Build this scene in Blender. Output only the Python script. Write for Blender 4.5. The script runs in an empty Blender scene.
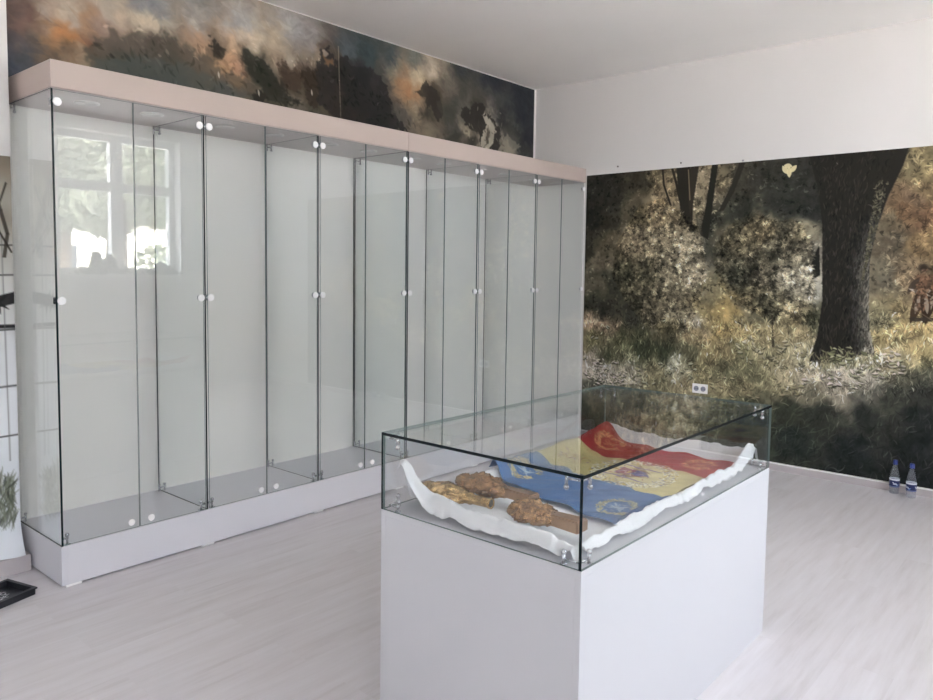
import bpy, bmesh, math, random
import numpy as np
from mathutils import Vector, Matrix, noise as mnoise

random.seed(7)
RNG = np.random.default_rng(11)
SC = bpy.context.scene
COL = SC.collection

# ---------------------------------------------------------------- camera solution
CAM = dict(c=(-5.433, -3.7363, 1.3641), yaw=0.7331, pitch=-0.0686, roll=0.0102, f=750.34, ppx=-33.06, ppy=-28.32)

def cam_axes():
    y, p, ro = CAM['yaw'], CAM['pitch'], CAM['roll']
    f = Vector((math.cos(p) * math.cos(y), math.cos(p) * math.sin(y), math.sin(p)))
    r = Vector((math.sin(y), -math.cos(y), 0))
    u = r.cross(f)
    return r * math.cos(ro) + u * math.sin(ro), u * math.cos(ro) - r * math.sin(ro), f

def add_camera():
    r, u, f = cam_axes()
    cd = bpy.data.cameras.new('camera')
    cd.sensor_width = 36.0
    cd.lens = CAM['f'] / 933.0 * 36.0
    cd.shift_x = -CAM['ppx'] / 933.0
    cd.shift_y = CAM['ppy'] / 933.0
    cd.clip_start = 0.02
    o = bpy.data.objects.new('camera', cd)
    M = Matrix(((r.x, u.x, -f.x), (r.y, u.y, -f.y), (r.z, u.z, -f.z))).to_4x4()
    M.translation = Vector(CAM['c'])
    o.matrix_world = M
    COL.objects.link(o)
    SC.camera = o
add_camera()

# ---------------------------------------------------------------- dimensions (metres)
ROOM_X0, ROOM_Y0, ZC = -8.6, -5.0, 2.91
SKY, EXPO = 8.0, 1.2
CX0, UW, CD_, CH, PL, FA = -4.1780, 4.1724 / 6, 0.5043, 2.2, 0.1795, 0.11
PX0, PX1, PY0, PY1, H1, H2 = -3.8684, -2.5172, -2.8189, -2.1205, 0.6361, 0.8734

# ---------------------------------------------------------------- materials
def s2l(c):
    c = c / 255.0
    return c / 12.92 if c <= 0.04045 else ((c + 0.055) / 1.055) ** 2.4
def rgb(r, g, b, k=1.0):
    return (s2l(r) * k, s2l(g) * k, s2l(b) * k, 1)

def new_mat(name):
    m = bpy.data.materials.new(name)
    m.use_nodes = True
    nt = m.node_tree
    nt.nodes.clear()
    return m, nt.nodes, nt.links

def pbr(name, col, rough=0.5, metal=0.0, spec=0.5, var=0.0, vscale=8.0, bump=0.0, bscale=60.0, detail=4):
    m, n, l = new_mat(name)
    out = n.new('ShaderNodeOutputMaterial')
    b = n.new('ShaderNodeBsdfPrincipled')
    b.inputs['Roughness'].default_value = rough
    b.inputs['Metallic'].default_value = metal
    b.inputs['Specular IOR Level'].default_value = spec
    l.new(b.outputs[0], out.inputs[0])
    tc = n.new('ShaderNodeTexCoord')
    nz = n.new('ShaderNodeTexNoise')
    nz.inputs['Scale'].default_value = vscale
    nz.inputs['Detail'].default_value = detail
    l.new(tc.outputs['Object'], nz.inputs['Vector'])
    ramp = n.new('ShaderNodeValToRGB')
    ramp.color_ramp.elements[0].position = 0.3
    ramp.color_ramp.elements[1].position = 0.7
    ramp.color_ramp.elements[0].color = tuple(c * (1 - var) for c in col[:3]) + (1,)
    ramp.color_ramp.elements[1].color = tuple(min(1, c * (1 + var)) for c in col[:3]) + (1,)
    l.new(nz.outputs['Fac'], ramp.inputs['Fac'])
    l.new(ramp.outputs['Color'], b.inputs['Base Color'])
    if bump:
        n2 = n.new('ShaderNodeTexNoise')
        n2.inputs['Scale'].default_value = bscale
        n2.inputs['Detail'].default_value = 5
        l.new(tc.outputs['Object'], n2.inputs['Vector'])
        bp = n.new('ShaderNodeBump')
        bp.inputs['Strength'].default_value = bump
        bp.inputs['Distance'].default_value = 0.01
        l.new(n2.outputs['Fac'], bp.inputs['Height'])
        l.new(bp.outputs['Normal'], b.inputs['Normal'])
    return m

def glass_mat(name, tint, ior=1.54, refl=1.0, haze=0.0):
    """Thin architectural glass: tinted see-through pane with Fresnel reflection on both faces."""
    m, n, l = new_mat(name)
    out = n.new('ShaderNodeOutputMaterial')
    tr = n.new('ShaderNodeBsdfTransparent')
    tr.inputs['Color'].default_value = tint
    gl = n.new('ShaderNodeBsdfGlossy')
    gl.inputs['Roughness'].default_value = 0.0
    gl.inputs['Color'].default_value = (refl, refl, refl, 1)
    geo = n.new('ShaderNodeNewGeometry')
    mx = n.new('ShaderNodeMix')
    mx.data_type = 'FLOAT'
    l.new(geo.outputs['Backfacing'], mx.inputs[0])
    mx.inputs[2].default_value = ior
    mx.inputs[3].default_value = 1.0 / ior
    fr = n.new('ShaderNodeFresnel')
    l.new(mx.outputs[0], fr.inputs['IOR'])
    ms = n.new('ShaderNodeMixShader')
    l.new(fr.outputs[0], ms.inputs[0])
    l.new(tr.outputs[0], ms.inputs[1])
    l.new(gl.outputs[0], ms.inputs[2])
    if haze:
        df = n.new('ShaderNodeBsdfDiffuse')
        df.inputs['Color'].default_value = (0.75, 0.78, 0.82, 1)
        m2 = n.new('ShaderNodeMixShader')
        m2.inputs[0].default_value = haze
        l.new(ms.outputs[0], m2.inputs[1])
        l.new(df.outputs[0], m2.inputs[2])
        ms = m2
    l.new(ms.outputs[0], out.inputs[0])
    return m

def vcol_mat(name, rough=0.6, spec=0.25, bump=0.0, bscale=80):
    m, n, l = new_mat(name)
    out = n.new('ShaderNodeOutputMaterial')
    b = n.new('ShaderNodeBsdfPrincipled')
    b.inputs['Roughness'].default_value = rough
    b.inputs['Specular IOR Level'].default_value = spec
    a = n.new('ShaderNodeVertexColor')
    a.layer_name = 'paint'
    l.new(a.outputs['Color'], b.inputs['Base Color'])
    if bump:
        tc = n.new('ShaderNodeTexCoord')
        n2 = n.new('ShaderNodeTexNoise')
        n2.inputs['Scale'].default_value = bscale
        l.new(tc.outputs['Object'], n2.inputs['Vector'])
        bp = n.new('ShaderNodeBump')
        bp.inputs['Strength'].default_value = bump
        bp.inputs['Distance'].default_value = 0.005
        l.new(n2.outputs['Fac'], bp.inputs['Height'])
        l.new(bp.outputs['Normal'], b.inputs['Normal'])
    l.new(b.outputs[0], out.inputs[0])
    return m

def floor_mat():
    m, n, l = new_mat('whitewashed_laminate')
    out = n.new('ShaderNodeOutputMaterial')
    b = n.new('ShaderNodeBsdfPrincipled')
    l.new(b.outputs[0], out.inputs[0])
    tc = n.new('ShaderNodeTexCoord')
    br = n.new('ShaderNodeTexBrick')
    br.offset = 0.37
    br.offset_frequency = 2
    for k, v in (('Scale', 1.0), ('Mortar Size', 0.0012), ('Mortar Smooth', 0.3), ('Bias', 0.0), ('Brick Width', 1.28), ('Row Height', 0.192)):
        br.inputs[k].default_value = v
    br.inputs['Color1'].default_value = (0.1, 0.1, 0.1, 1)
    br.inputs['Color2'].default_value = (0.9, 0.9, 0.9, 1)
    br.inputs['Mortar'].default_value = (0.45, 0.45, 0.45, 1)
    l.new(tc.outputs['Object'], br.inputs['Vector'])
    # grain streaks along the planks
    mp = n.new('ShaderNodeMapping')
    mp.inputs['Scale'].default_value = (1.4, 16.0, 1.0)
    l.new(tc.outputs['Object'], mp.inputs['Vector'])
    addv = n.new('ShaderNodeVectorMath')
    addv.operation = 'ADD'
    sc = n.new('ShaderNodeVectorMath')
    sc.operation = 'SCALE'
    sc.inputs['Scale'].default_value = 7.0
    l.new(br.outputs['Color'], sc.inputs[0])
    l.new(mp.outputs[0], addv.inputs[0])
    l.new(sc.outputs[0], addv.inputs[1])
    g = n.new('ShaderNodeTexNoise')
    g.inputs['Scale'].default_value = 1.6
    g.inputs['Detail'].default_value = 7
    g.inputs['Roughness'].default_value = 0.62
    l.new(addv.outputs[0], g.inputs['Vector'])
    big = n.new('ShaderNodeTexNoise')
    big.inputs['Scale'].default_value = 1.1
    big.inputs['Detail'].default_value = 3
    l.new(tc.outputs['Object'], big.inputs['Vector'])
    ramp = n.new('ShaderNodeValToRGB')
    e = ramp.color_ramp.elements
    e[0].position, e[1].position = 0.28, 0.72
    e[0].color = rgb(203, 197, 199)
    e[1].color = rgb(222, 218, 222)
    x = ramp.color_ramp.elements.new(0.47)
    x.color = rgb(214, 209, 212)
    l.new(g.outputs['Fac'], ramp.inputs['Fac'])
    mx = n.new('ShaderNodeMix')
    mx.data_type = 'RGBA'
    mx.blend_type = 'MULTIPLY'
    mx.inputs[0].default_value = 1.0
    l.new(ramp.outputs['Color'], mx.inputs[6])
    r2 = n.new('ShaderNodeValToRGB')
    r2.color_ramp.elements[0].position, r2.color_ramp.elements[1].position = 0.0, 1.0
    r2.color_ramp.elements[0].color = (0.955, 0.95, 0.95, 1)
    r2.color_ramp.elements[1].color = (1, 1, 1, 1)
    l.new(br.outputs['Color'], r2.inputs['Fac'])
    l.new(r2.outputs['Color'], mx.inputs[7])
    l.new(mx.outputs[2], b.inputs['Base Color'])
    b.inputs['Roughness'].default_value = 0.38
    b.inputs['Specular IOR Level'].default_value = 0.45
    return m

M_WALL = pbr('white_wall_paint', rgb(222, 218, 216), 0.9, spec=0.1, var=0.015, vscale=1.5, bump=0.03, bscale=90)
M_CEIL = pbr('ceiling_paint', rgb(248, 246, 244), 0.95, spec=0.05, var=0.02, vscale=1.0, bump=0.03, bscale=70)
M_FLOOR = floor_mat()
M_MELA = pbr('white_melamine', rgb(206, 206, 211), 0.42, spec=0.4, var=0.006, vscale=3)
M_PLINTH = pbr('pale_grey_melamine', rgb(218, 216, 222), 0.45, spec=0.35, var=0.008, vscale=3)
M_FASC = pbr('beige_melamine', rgb(192, 176, 168), 0.5, spec=0.3, var=0.008, vscale=3)
M_BACK = pbr('cabinet_back_white', rgb(237, 233, 229), 0.55, spec=0.25, var=0.008, vscale=2)
M_GLASS = glass_mat('clear_greenish_glass', (0.980, 0.990, 0.990, 1))
M_GTOP = glass_mat('clear_case_glass', (0.972, 0.981, 0.979, 1))
M_EDGE = pbr('dark_green_glass_edge', (0.010, 0.017, 0.020, 1), 0.2, spec=0.25, var=0.2, vscale=5)
M_EDGE2 = pbr('grey_green_glass_edge', (0.17, 0.22, 0.21, 1), 0.2, spec=0.6, var=0.15, vscale=5)
M_CHROME = pbr('brushed_chrome', (0.62, 0.63, 0.66, 1), 0.18, metal=1.0, var=0.05, vscale=40)
M_DISC = pbr('white_plastic_cap', rgb(250, 248, 248), 0.35, spec=0.5, var=0.005)
M_DARK = pbr('hole_shade', (0.02, 0.02, 0.022, 1), 0.6, var=0.2)  # near-black that paints the shade inside small openings
M_BLACKTRAY = pbr('black_tray_plastic', rgb(36, 36, 42), 0.4, spec=0.5, var=0.15, vscale=30)
M_TRAYPAT = pbr('pale_floral_print', rgb(214, 214, 216), 0.5, var=0.2, vscale=60)
M_TISSUE = pbr('white_tissue_paper', rgb(240, 239, 242), 0.8, spec=0.15, var=0.015, vscale=25, bump=0.25, bscale=45)
M_GOLD = pbr('worn_gold_metal', (0.60, 0.41, 0.20, 1), 0.2, metal=1.0, var=0.4, vscale=55, bump=0.9, bscale=60)
M_BRONZE = pbr('brown_bronze_metal', (0.40, 0.24, 0.13, 1), 0.2, metal=1.0, var=0.45, vscale=30, bump=0.8, bscale=55)
M_BRONZE2 = pbr('smooth_bronze', (0.42, 0.27, 0.17, 1), 0.36, metal=0.75, var=0.12, vscale=30)
M_PET = glass_mat('clear_bottle_plastic', (0.90, 0.92, 0.95, 1), ior=1.55, haze=0.10)
M_CAPBLUE = pbr('blue_cap_plastic', rgb(30, 46, 118), 0.4, var=0.08, vscale=60)
M_SPOT = pbr('unlit_spotlight_glass', rgb(206, 200, 198), 0.3, spec=0.5, var=0.02)
M_LABEL = vcol_mat('bottle_label_print', 0.45, 0.4)
M_MURAL = vcol_mat('printed_mural', 0.75, 0.06)
M_FLAG = vcol_mat('printed_flag_cloth', 0.62, 0.25, bump=0.15, bscale=120)
M_PAPER = vcol_mat('printed_paper', 0.7, 0.15)
M_WINFRAME = pbr('white_window_plastic', rgb(236, 234, 232), 0.4, spec=0.4, var=0.01)
M_PANE = glass_mat('window_pane_glass', (0.97, 0.98, 0.98, 1), ior=1.3)
M_GROUND = pbr('pale_bounce_ground', rgb(212, 206, 202), 0.9, var=0.08, vscale=4)
M_LEAF = pbr('tree_leaves', rgb(128, 132, 112), 0.8, var=0.35, vscale=9, bump=1.0, bscale=14)
M_BARK = pbr('tree_bark', rgb(88, 76, 64), 0.9, var=0.3, vscale=8, bump=0.6, bscale=20)
M_STUCCO = pbr('pale_yellow_stucco', rgb(232, 226, 210), 0.9, var=0.06, vscale=2)
M_ROOF = pbr('grey_roof_tiles', rgb(150, 142, 136), 0.9, var=0.2, vscale=9)
M_DWIN = pbr('dark_window', rgb(70, 76, 84), 0.2, var=0.1)
M_POT = pbr('grey_pot', rgb(120, 116, 112), 0.7, var=0.1)
M_HLEAF = pbr('dark_houseplant_leaves', rgb(70, 82, 62), 0.6, var=0.35, vscale=14, bump=0.6, bscale=30)

# ---------------------------------------------------------------- builders
def bx(bm, x0, x1, y0, y1, z0, z1, mi=0):
    v = [bm.verts.new(p) for p in ((x0, y0, z0), (x1, y0, z0), (x1, y1, z0), (x0, y1, z0), (x0, y0, z1), (x1, y0, z1), (x1, y1, z1), (x0, y1, z1))]
    fs = []
    for q in ((3, 2, 1, 0), (4, 5, 6, 7), (0, 1, 5, 4), (1, 2, 6, 5), (2, 3, 7, 6), (3, 0, 4, 7)):
        f = bm.faces.new([v[i] for i in q])
        f.material_index = mi
        fs.append(f)
    return fs

def cyl(bm, p0, p1, r0, r1=None, seg=16, cap=True, mi=0):
    r1 = r0 if r1 is None else r1
    p0, p1 = Vector(p0), Vector(p1)
    a = (p1 - p0).normalized()
    t = Vector((0, 0, 1)) if abs(a.z) < 0.9 else Vector((1, 0, 0))
    u = a.cross(t).normalized()
    w = a.cross(u).normalized()
    A, B = [], []
    for i in range(seg):
        th = 2 * math.pi * i / seg
        d = u * math.cos(th) + w * math.sin(th)
        A.append(bm.verts.new(p0 + d * r0))
        B.append(bm.verts.new(p1 + d * r1))
    for i in range(seg):
        j = (i + 1) % seg
        f = bm.faces.new((A[i], B[i], B[j], A[j]))
        f.smooth = True
        f.material_index = mi
    if cap:
        for f in (bm.faces.new(A), bm.faces.new(B[::-1])):
            f.material_index = mi

def ball(bm, c, r, sub=2, mi=0):
    k = bmesh.ops.create_icosphere(bm, subdivisions=sub, radius=r, matrix=Matrix.Translation(c))
    for v in k['verts']:
        for f in v.link_faces:
            f.smooth = True
            f.material_index = mi

def lathe(bm, prof, seg=28, c=(0, 0, 0), mi=0, smooth=True):
    rings = []
    for r, z in prof:
        rings.append([bm.verts.new((c[0] + r * math.cos(2 * math.pi * i / seg), c[1] + r * math.sin(2 * math.pi * i / seg), c[2] + z)) for i in range(seg)])
    for a, b in zip(rings, rings[1:]):
        for i in range(seg):
            j = (i + 1) % seg
            f = bm.faces.new((a[i], a[j], b[j], b[i]))
            f.smooth = smooth
            f.material_index = mi
    return rings

def obj(name, bm, mats, parent=None, bevel=0.0, loc=None):
    if bevel:
        bmesh.ops.bevel(bm, geom=bm.edges[:], offset=bevel, segments=2, affect='EDGES', profile=0.6)
    bmesh.ops.recalc_face_normals(bm, faces=bm.faces[:])
    me = bpy.data.meshes.new(name)
    bm.to_mesh(me)
    bm.free()
    for m in (mats if isinstance(mats, (list, tuple)) else [mats]):
        me.materials.append(m)
    o = bpy.data.objects.new(name, me)
    COL.objects.link(o)
    if parent:
        o.parent = parent
    if loc:
        o.location = loc
    return o

def thing(name, label, cat, loc=(0, 0, 0), rz=0.0, group=None):
    o = bpy.data.objects.new(name, None)
    COL.objects.link(o)
    o.empty_display_size = 0.1
    o.location = loc
    o.rotation_euler = (0, 0, rz)
    return tag(o, label, cat, group)

def tag(o, label, cat, group=None):
    o['label'] = label
    o['category'] = cat
    if group:
        o['group'] = group
    return o

def struct(name, bm, m, parent=None, bevel=0.0):
    o = obj(name, bm, m, parent, bevel)
    if not parent:
        o['kind'] = 'structure'
    return o

def copy_tree(o, parent=None):
    c = o.copy()
    COL.objects.link(c)
    c.parent = parent
    for ch in list(o.children):
        copy_tree(ch, c)
    return c

def B():
    return bmesh.new()

def pane(name, x0, x1, y0, y1, z0, z1, parent, mats, axis, far=False):
    """Glass sheet; faces across the thin axis are clear, the four rims take the edge colour."""
    bm = B()
    fs = bx(bm, x0, x1, y0, y1, z0, z1)
    bm.normal_update()
    for f in fs:
        f.material_index = 0 if abs(f.normal[axis]) > 0.5 else 1
        if far and f.material_index and not (f.normal.x < -0.5 or f.normal.y < -0.5):
            f.material_index = 2  # same glass, paler rim: how edges catch light by facing is put into colour
    return obj(name, bm, mats, parent)

# ---------------------------------------------------------------- numpy paint box
def vnoise(h, w, cells, seed):
    r = np.random.default_rng(seed)
    gy, gx = max(2, int(cells * h / max(h, w)) + 2), max(2, int(cells * w / max(h, w)) + 2)
    g = r.random((gy, gx))
    y = np.linspace(0, gy - 1.001, h)
    x = np.linspace(0, gx - 1.001, w)
    yi, xi = y.astype(int), x.astype(int)
    fy, fx = y - yi, x - xi
    fy, fx = fy * fy * (3 - 2 * fy), fx * fx * (3 - 2 * fx)
    fy, fx = fy[:, None], fx[None, :]
    a = g[np.ix_(yi, xi)]; b = g[np.ix_(yi, xi + 1)]; c = g[np.ix_(yi + 1, xi)]; d = g[np.ix_(yi + 1, xi + 1)]
    return (a * (1 - fx) + b * fx) * (1 - fy) + (c * (1 - fx) + d * fx) * fy

def fbm(h, w, cells, octs, seed, gain=0.55):
    o = np.zeros((h, w)); a = 1.0; t = 0.0
    for i in range(octs):
        o += a * vnoise(h, w, cells * 2 ** i, seed + i * 17)
        t += a; a *= gain
    return o / t

class Canvas:
    def __init__(s, h, w):
        s.h, s.w = h, w
        s.a = np.zeros((h, w, 3))
        s.Y, s.X = np.mgrid[0:h, 0:w].astype(float)
    def idw(s, anchors, power=2.2, eps=60.0, warp=None):
        X, Y = s.X, s.Y
        if warp is not None:
            X = X + warp[0]; Y = Y + warp[1]
        num = np.zeros_like(s.a); den = np.zeros((s.h, s.w))
        for x, y, c in anchors:
            w = 1.0 / ((X - x) ** 2 + (Y - y) ** 2 + eps) ** power
            num += w[..., None] * np.array(c, float)
            den += w
        s.a = num / den[..., None]
    def polymask(s, pts, soft=1.5):
        m = np.zeros((s.h, s.w), bool)
        n = len(pts)
        for i in range(n):
            x0, y0 = pts[i]; x1, y1 = pts[(i + 1) % n]
            if y0 == y1:
                continue
            c = ((y0 > s.Y) != (y1 > s.Y)) & (s.X < (x1 - x0) * (s.Y - y0) / (y1 - y0) + x0)
            m ^= c
        m = m.astype(float)
        k = int(max(0, round(soft)))
        for _ in range(k):
            m = (m + np.roll(m, 1, 0) + np.roll(m, -1, 0) + np.roll(m, 1, 1) + np.roll(m, -1, 1)) / 5
        return m
    def blend(s, m, c):
        c = np.array(c, float)
        s.a = s.a * (1 - m[..., None]) + c * m[..., None]
    def poly(s, pts, c, soft=1.5, op=1.0):
        s.blend(s.polymask(pts, soft) * op, c)
    def blob(s, x, y, rx, ry, c, op=1.0, ang=0.0, hard=1.0):
        dx, dy = s.X - x, s.Y - y
        ca, sa = math.cos(ang), math.sin(ang)
        q = ((dx * ca + dy * sa) / rx) ** 2 + ((-dx * sa + dy * ca) / ry) ** 2
        s.blend(op * np.exp(-q ** hard), c)
    def stroke(s, x, y, ang, ln, wd, c, op=0.9, bend=0.0, taper=True):
        R = int(ln * 0.6 + wd + 2)
        x0, x1 = max(0, int(x) - R), min(s.w, int(x) + R + 1)
        y0, y1 = max(0, int(y) - R), min(s.h, int(y) + R + 1)
        if x1 <= x0 or y1 <= y0:
            return
        dx = s.X[y0:y1, x0:x1] - x; dy = s.Y[y0:y1, x0:x1] - y
        ca, sa = math.cos(ang), math.sin(ang)
        u = dx * ca + dy * sa; v = -dx * sa + dy * ca
        t = u / (ln * 0.5)
        v = v - bend * ln * (t * t)
        ww = wd * (1 - t * t) if taper else wd
        m = np.clip((ww - np.abs(v)) + 0.5, 0, 1) * (np.abs(t) < 1) * op
        P = s.a[y0:y1, x0:x1]
        s.a[y0:y1, x0:x1] = P * (1 - m[..., None]) + np.array(c, float) * m[..., None]
    def line(s, pts, wd, c, op=1.0):
        for (xa, ya), (xb, yb) in zip(pts, pts[1:]):
            L = math.hypot(xb - xa, yb - ya)
            s.stroke((xa + xb) / 2, (ya + yb) / 2, math.atan2(yb - ya, xb - xa), L + wd, wd, c, op, taper=False)
    def sample_linear(s, gain=1.0):
        c = np.clip(s.a, 0, 255) / 255.0
        l = np.where(c <= 0.04045, c / 12.92, ((c + 0.055) / 1.055) ** 2.4)
        return np.clip(l * gain, 0, 0.95)

def painted_grid(name, canvas, posfn, mat, parent=None, gain=1.0, smooth=False):
    """One flat (or shaped) sheet whose vertices carry the printed picture as a colour attribute."""
    h, w = canvas.h, canvas.w
    co = posfn(canvas.X / (w - 1), canvas.Y / (h - 1)).reshape(-1, 3)
    me = bpy.data.meshes.new(name)
    idx = np.arange(h * w).reshape(h, w)
    q = np.stack([idx[:-1, :-1], idx[1:, :-1], idx[1:, 1:], idx[:-1, 1:]], -1).reshape(-1, 4)
    me.vertices.add(h * w)
    me.vertices.foreach_set('co', co.astype(np.float32).ravel())
    me.loops.add(q.size)
    me.loops.foreach_set('vertex_index', q.astype(np.int32).ravel())
    me.polygons.add(len(q))
    me.polygons.foreach_set('loop_start', np.arange(0, q.size, 4, dtype=np.int32))
    me.polygons.foreach_set('use_smooth', np.full(len(q), smooth))
    me.update(calc_edges=True)
    at = me.color_attributes.new('paint', 'FLOAT_COLOR', 'POINT')
    lin = canvas.sample_linear(gain).reshape(-1, 3)
    at.data.foreach_set('color', np.concatenate([lin, np.ones((h * w, 1))], 1).astype(np.float32).ravel())
    me.materials.append(mat)
    o = bpy.data.objects.new(name, me)
    COL.objects.link(o)
    if parent:
        o.parent = parent
    return o

# the picture on each wall sheet was measured off the photograph; on_wall turns a measured spot into wall metres
def on_wall(px, py, axis, val):
    r, u, f = cam_axes()
    q = f + r * ((px - 466.5 - CAM['ppx']) / CAM['f']) + u * (-(py - 350 - CAM['ppy']) / CAM['f'])
    C = Vector(CAM['c'])
    return C + q * ((val - C[axis]) / q[axis])

# ================================================================ THE SETTING
bm = B(); bx(bm, ROOM_X0, 0, ROOM_Y0, 0, -0.12, 0.0); struct('floor', bm, M_FLOOR)
bm = B(); bx(bm, ROOM_X0 - 0.3, 0.3, ROOM_Y0 - 0.3, 0.3, ZC, ZC + 0.2); struct('ceiling', bm, M_CEIL)
bm = B(); bx(bm, ROOM_X0 - 0.2, 0.2, 0.0, 0.2, -0.12, ZC); struct('wall_back', bm, M_WALL)
bm = B(); bx(bm, 0.0, 0.2, ROOM_Y0 - 0.2, 0.0, -0.12, ZC); struct('wall_right', bm, M_WALL)
bm = B(); bx(bm, ROOM_X0 - 0.2, ROOM_X0, ROOM_Y0 - 0.2, 0.0, -0.12, ZC); struct('wall_left', bm, M_WALL)
# window wall behind the photographer
WINS = [(-3.72, -1.07), (-7.8, -5.7)]  # second window is out of view, added to light the left side
WZ0, WZ1 = 1.28, 2.74
bm = B()
yo, yi = ROOM_Y0 - 0.3, ROOM_Y0
bx(bm, ROOM_X0 - 0.2, 0.2, yo, yi, -0.12, WZ0)
bx(bm, ROOM_X0 - 0.2, 0.2, yo, yi, WZ1, ZC)
for a, b in ((WINS[0][1], 0.2), (WINS[1][1], WINS[0][0]), (ROOM_X0 - 0.2, WINS[1][0])):
    bx(bm, a, b, yo, yi, WZ0, WZ1)
struct('wall_front', bm, M_WALL)
for k, (a, b) in enumerate(WINS):
    w = bpy.data.objects.new('window_%d' % (k + 1), None)
    COL.objects.link(w)
    w.location = ((a + b) / 2, ROOM_Y0 - 0.16, WZ0)
    w['kind'] = 'structure'
    hw, hh = (b - a) / 2, WZ1 - WZ0
    bm = B()
    t = 0.035
    tz = 2.2 - WZ0
    bx(bm, -hw, hw, -t, t, 0, 0.07); bx(bm, -hw, hw, -t, t, hh - 0.07, hh)
    bx(bm, -hw, -hw + 0.07, -t, t, 0.07, hh - 0.07); bx(bm, hw - 0.07, hw, -t, t, 0.07, hh - 0.07)
    bx(bm, -hw + 0.07, hw - 0.07, -t, t, tz - 0.05, tz + 0.05)
    for i in range(1, 4):
        xm = -hw + 2 * hw * i / 4
        bx(bm, xm - 0.065, xm + 0.065, -t - 0.004, t + 0.004, 0.07, hh - 0.07)
    obj('window_frame', bm, M_WINFRAME, w)
    bm = B(); bx(bm, -hw + 0.07, hw - 0.07, -0.003, 0.003, 0.07, hh - 0.07); obj('window_pane', bm, M_PANE, w)
    bm = B(); bx(bm, -hw - 0.04, hw + 0.04, 0.036, 0.34, -0.035, 0.001); obj('window_sill', bm, M_WINFRAME, w)
# pier that carries the barbed wire print, left of the cabinets
PYF = -0.15
bm = B(); bx(bm, -5.9, -4.213, PYF, 0.0, 0.0, ZC); struct('wall_pier', bm, M_WALL)
M_BASE = pbr('grey_baseboard', rgb(196, 188, 190), 0.5, spec=0.3, var=0.02)
bm = B(); bx(bm, -5.9, -4.19, PYF - 0.05, PYF, 0.0, 0.075); struct('baseboard_left', bm, M_BASE, bevel=0.004)
bm = B()
bx(bm, -0.022, 0.0, ROOM_Y0, -CD_ - 0.012, 0.0, 0.044)
fs = bx(bm, -0.0225, 0.0, ROOM_Y0, -CD_ - 0.012, 0.044, 0.050, 1)  # white strip paints the lit top of the baseboard
struct('baseboard_right', bm, [M_BASE, M_DISC])

# ================================================================ FOREST PRINT (right wall)
S = 285.0
FY0, FY1, FZ0, FZ1 = -0.516, -4.1, 0.052, 2.145
def PF(px, py):
    p = on_wall(px, py, 0, 0.0)
    return ((FY0 - p.y) * S, (FZ1 - p.z) * S)
cv = Canvas(int((FZ1 - FZ0) * S), int((FY0 - FY1) * S))
FA_ = '''597 190 42 40 34;615 185 46 43 36;640 180 60 54 42;655 178 84 74 55;672 190 122 106 80;703 185 140 125 100;720 180 100 90 70;735 180 58 54 45;760 180 46 44 38;790 190 48 48 42;810 180 46 45 40;905 165 108 96 70;925 165 125 110 78;930 190 115 95 68;910 200 104 84 64
592 220 36 34 29;610 225 50 46 36;640 215 80 72 55;660 215 140 125 100;700 215 110 100 78;710 225 44 44 37;740 210 46 46 39;780 205 44 44 39;810 210 43 43 39;900 215 115 88 62;928 215 118 88 64;890 225 95 85 66
590 250 44 41 32;612 240 82 73 56;600 260 108 96 76;635 240 135 122 100;655 235 150 138 115;690 245 150 140 120;710 250 72 69 58;730 235 95 88 70;757 225 120 108 84;770 250 80 76 64;800 235 140 130 105;812 250 110 104 90;893 245 90 80 64;925 245 130 105 72
590 280 85 78 62;615 275 60 58 46;640 270 90 85 68;670 270 150 140 118;695 275 155 145 125;712 285 120 110 82;740 275 75 74 62;765 275 85 80 68;795 275 165 158 140;812 290 150 145 130;890 280 95 88 72;905 280 120 100 75
590 305 58 56 43;605 310 46 44 36;625 310 50 48 39;650 310 92 85 70;675 315 140 132 112;690 320 150 140 120;705 310 130 115 80;725 312 165 140 90;745 310 120 110 85;765 310 85 82 66;795 310 140 130 105;812 318 90 88 66;880 320 120 112 85;900 310 150 130 92;915 330 165 140 95
590 322 158 130 104;606 324 140 116 92;590 340 105 98 68;620 338 85 82 58;640 335 68 66 48;665 335 80 74 55;690 335 150 130 95;720 330 170 145 95;745 335 165 145 100;770 335 145 130 95;800 335 160 142 105;885 340 160 140 95;920 345 175 152 105
590 360 140 128 112;610 352 75 74 54;640 350 58 60 43;665 352 60 61 45;690 355 76 73 54;720 350 130 115 82;745 355 110 105 76;770 355 140 130 98;800 355 160 150 118;830 365 120 115 92;860 365 150 145 118;890 360 170 155 120;925 362 150 138 100
590 372 170 158 142;610 375 180 168 150;630 372 160 150 128;655 372 130 120 90;675 368 170 165 140;700 370 120 110 80;725 375 95 92 68;750 375 105 100 74;780 375 150 138 108;810 375 165 152 128;840 378 170 158 142;870 375 165 155 138;905 380 90 88 72;928 378 75 74 60
590 388 85 82 70;620 385 108 104 84;660 388 118 110 82;680 386 128 116 88;720 385 140 128 96;745 390 130 118 88;775 390 125 116 88;810 392 118 110 90;845 392 145 135 116;870 395 90 87 76;900 397 58 58 50;928 395 48 48 43
600 412 50 52 42;640 412 56 57 45;680 415 78 76 60;720 405 72 74 56;750 405 64 66 51;790 410 50 52 42;820 415 46 48 41;870 418 39 41 37;920 420 36 38 36
620 440 60 60 50;690 440 58 57 46;740 435 42 47 41;790 440 37 41 37;850 450 34 37 36;920 450 34 36 35;850 475 32 35 34;930 480 32 34 34;620 500 30 32 30
960 200 112 92 66;1000 300 140 120 80;1000 360 120 112 84;1000 420 40 42 38;1100 200 90 80 60;1100 420 40 42 38'''
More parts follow.
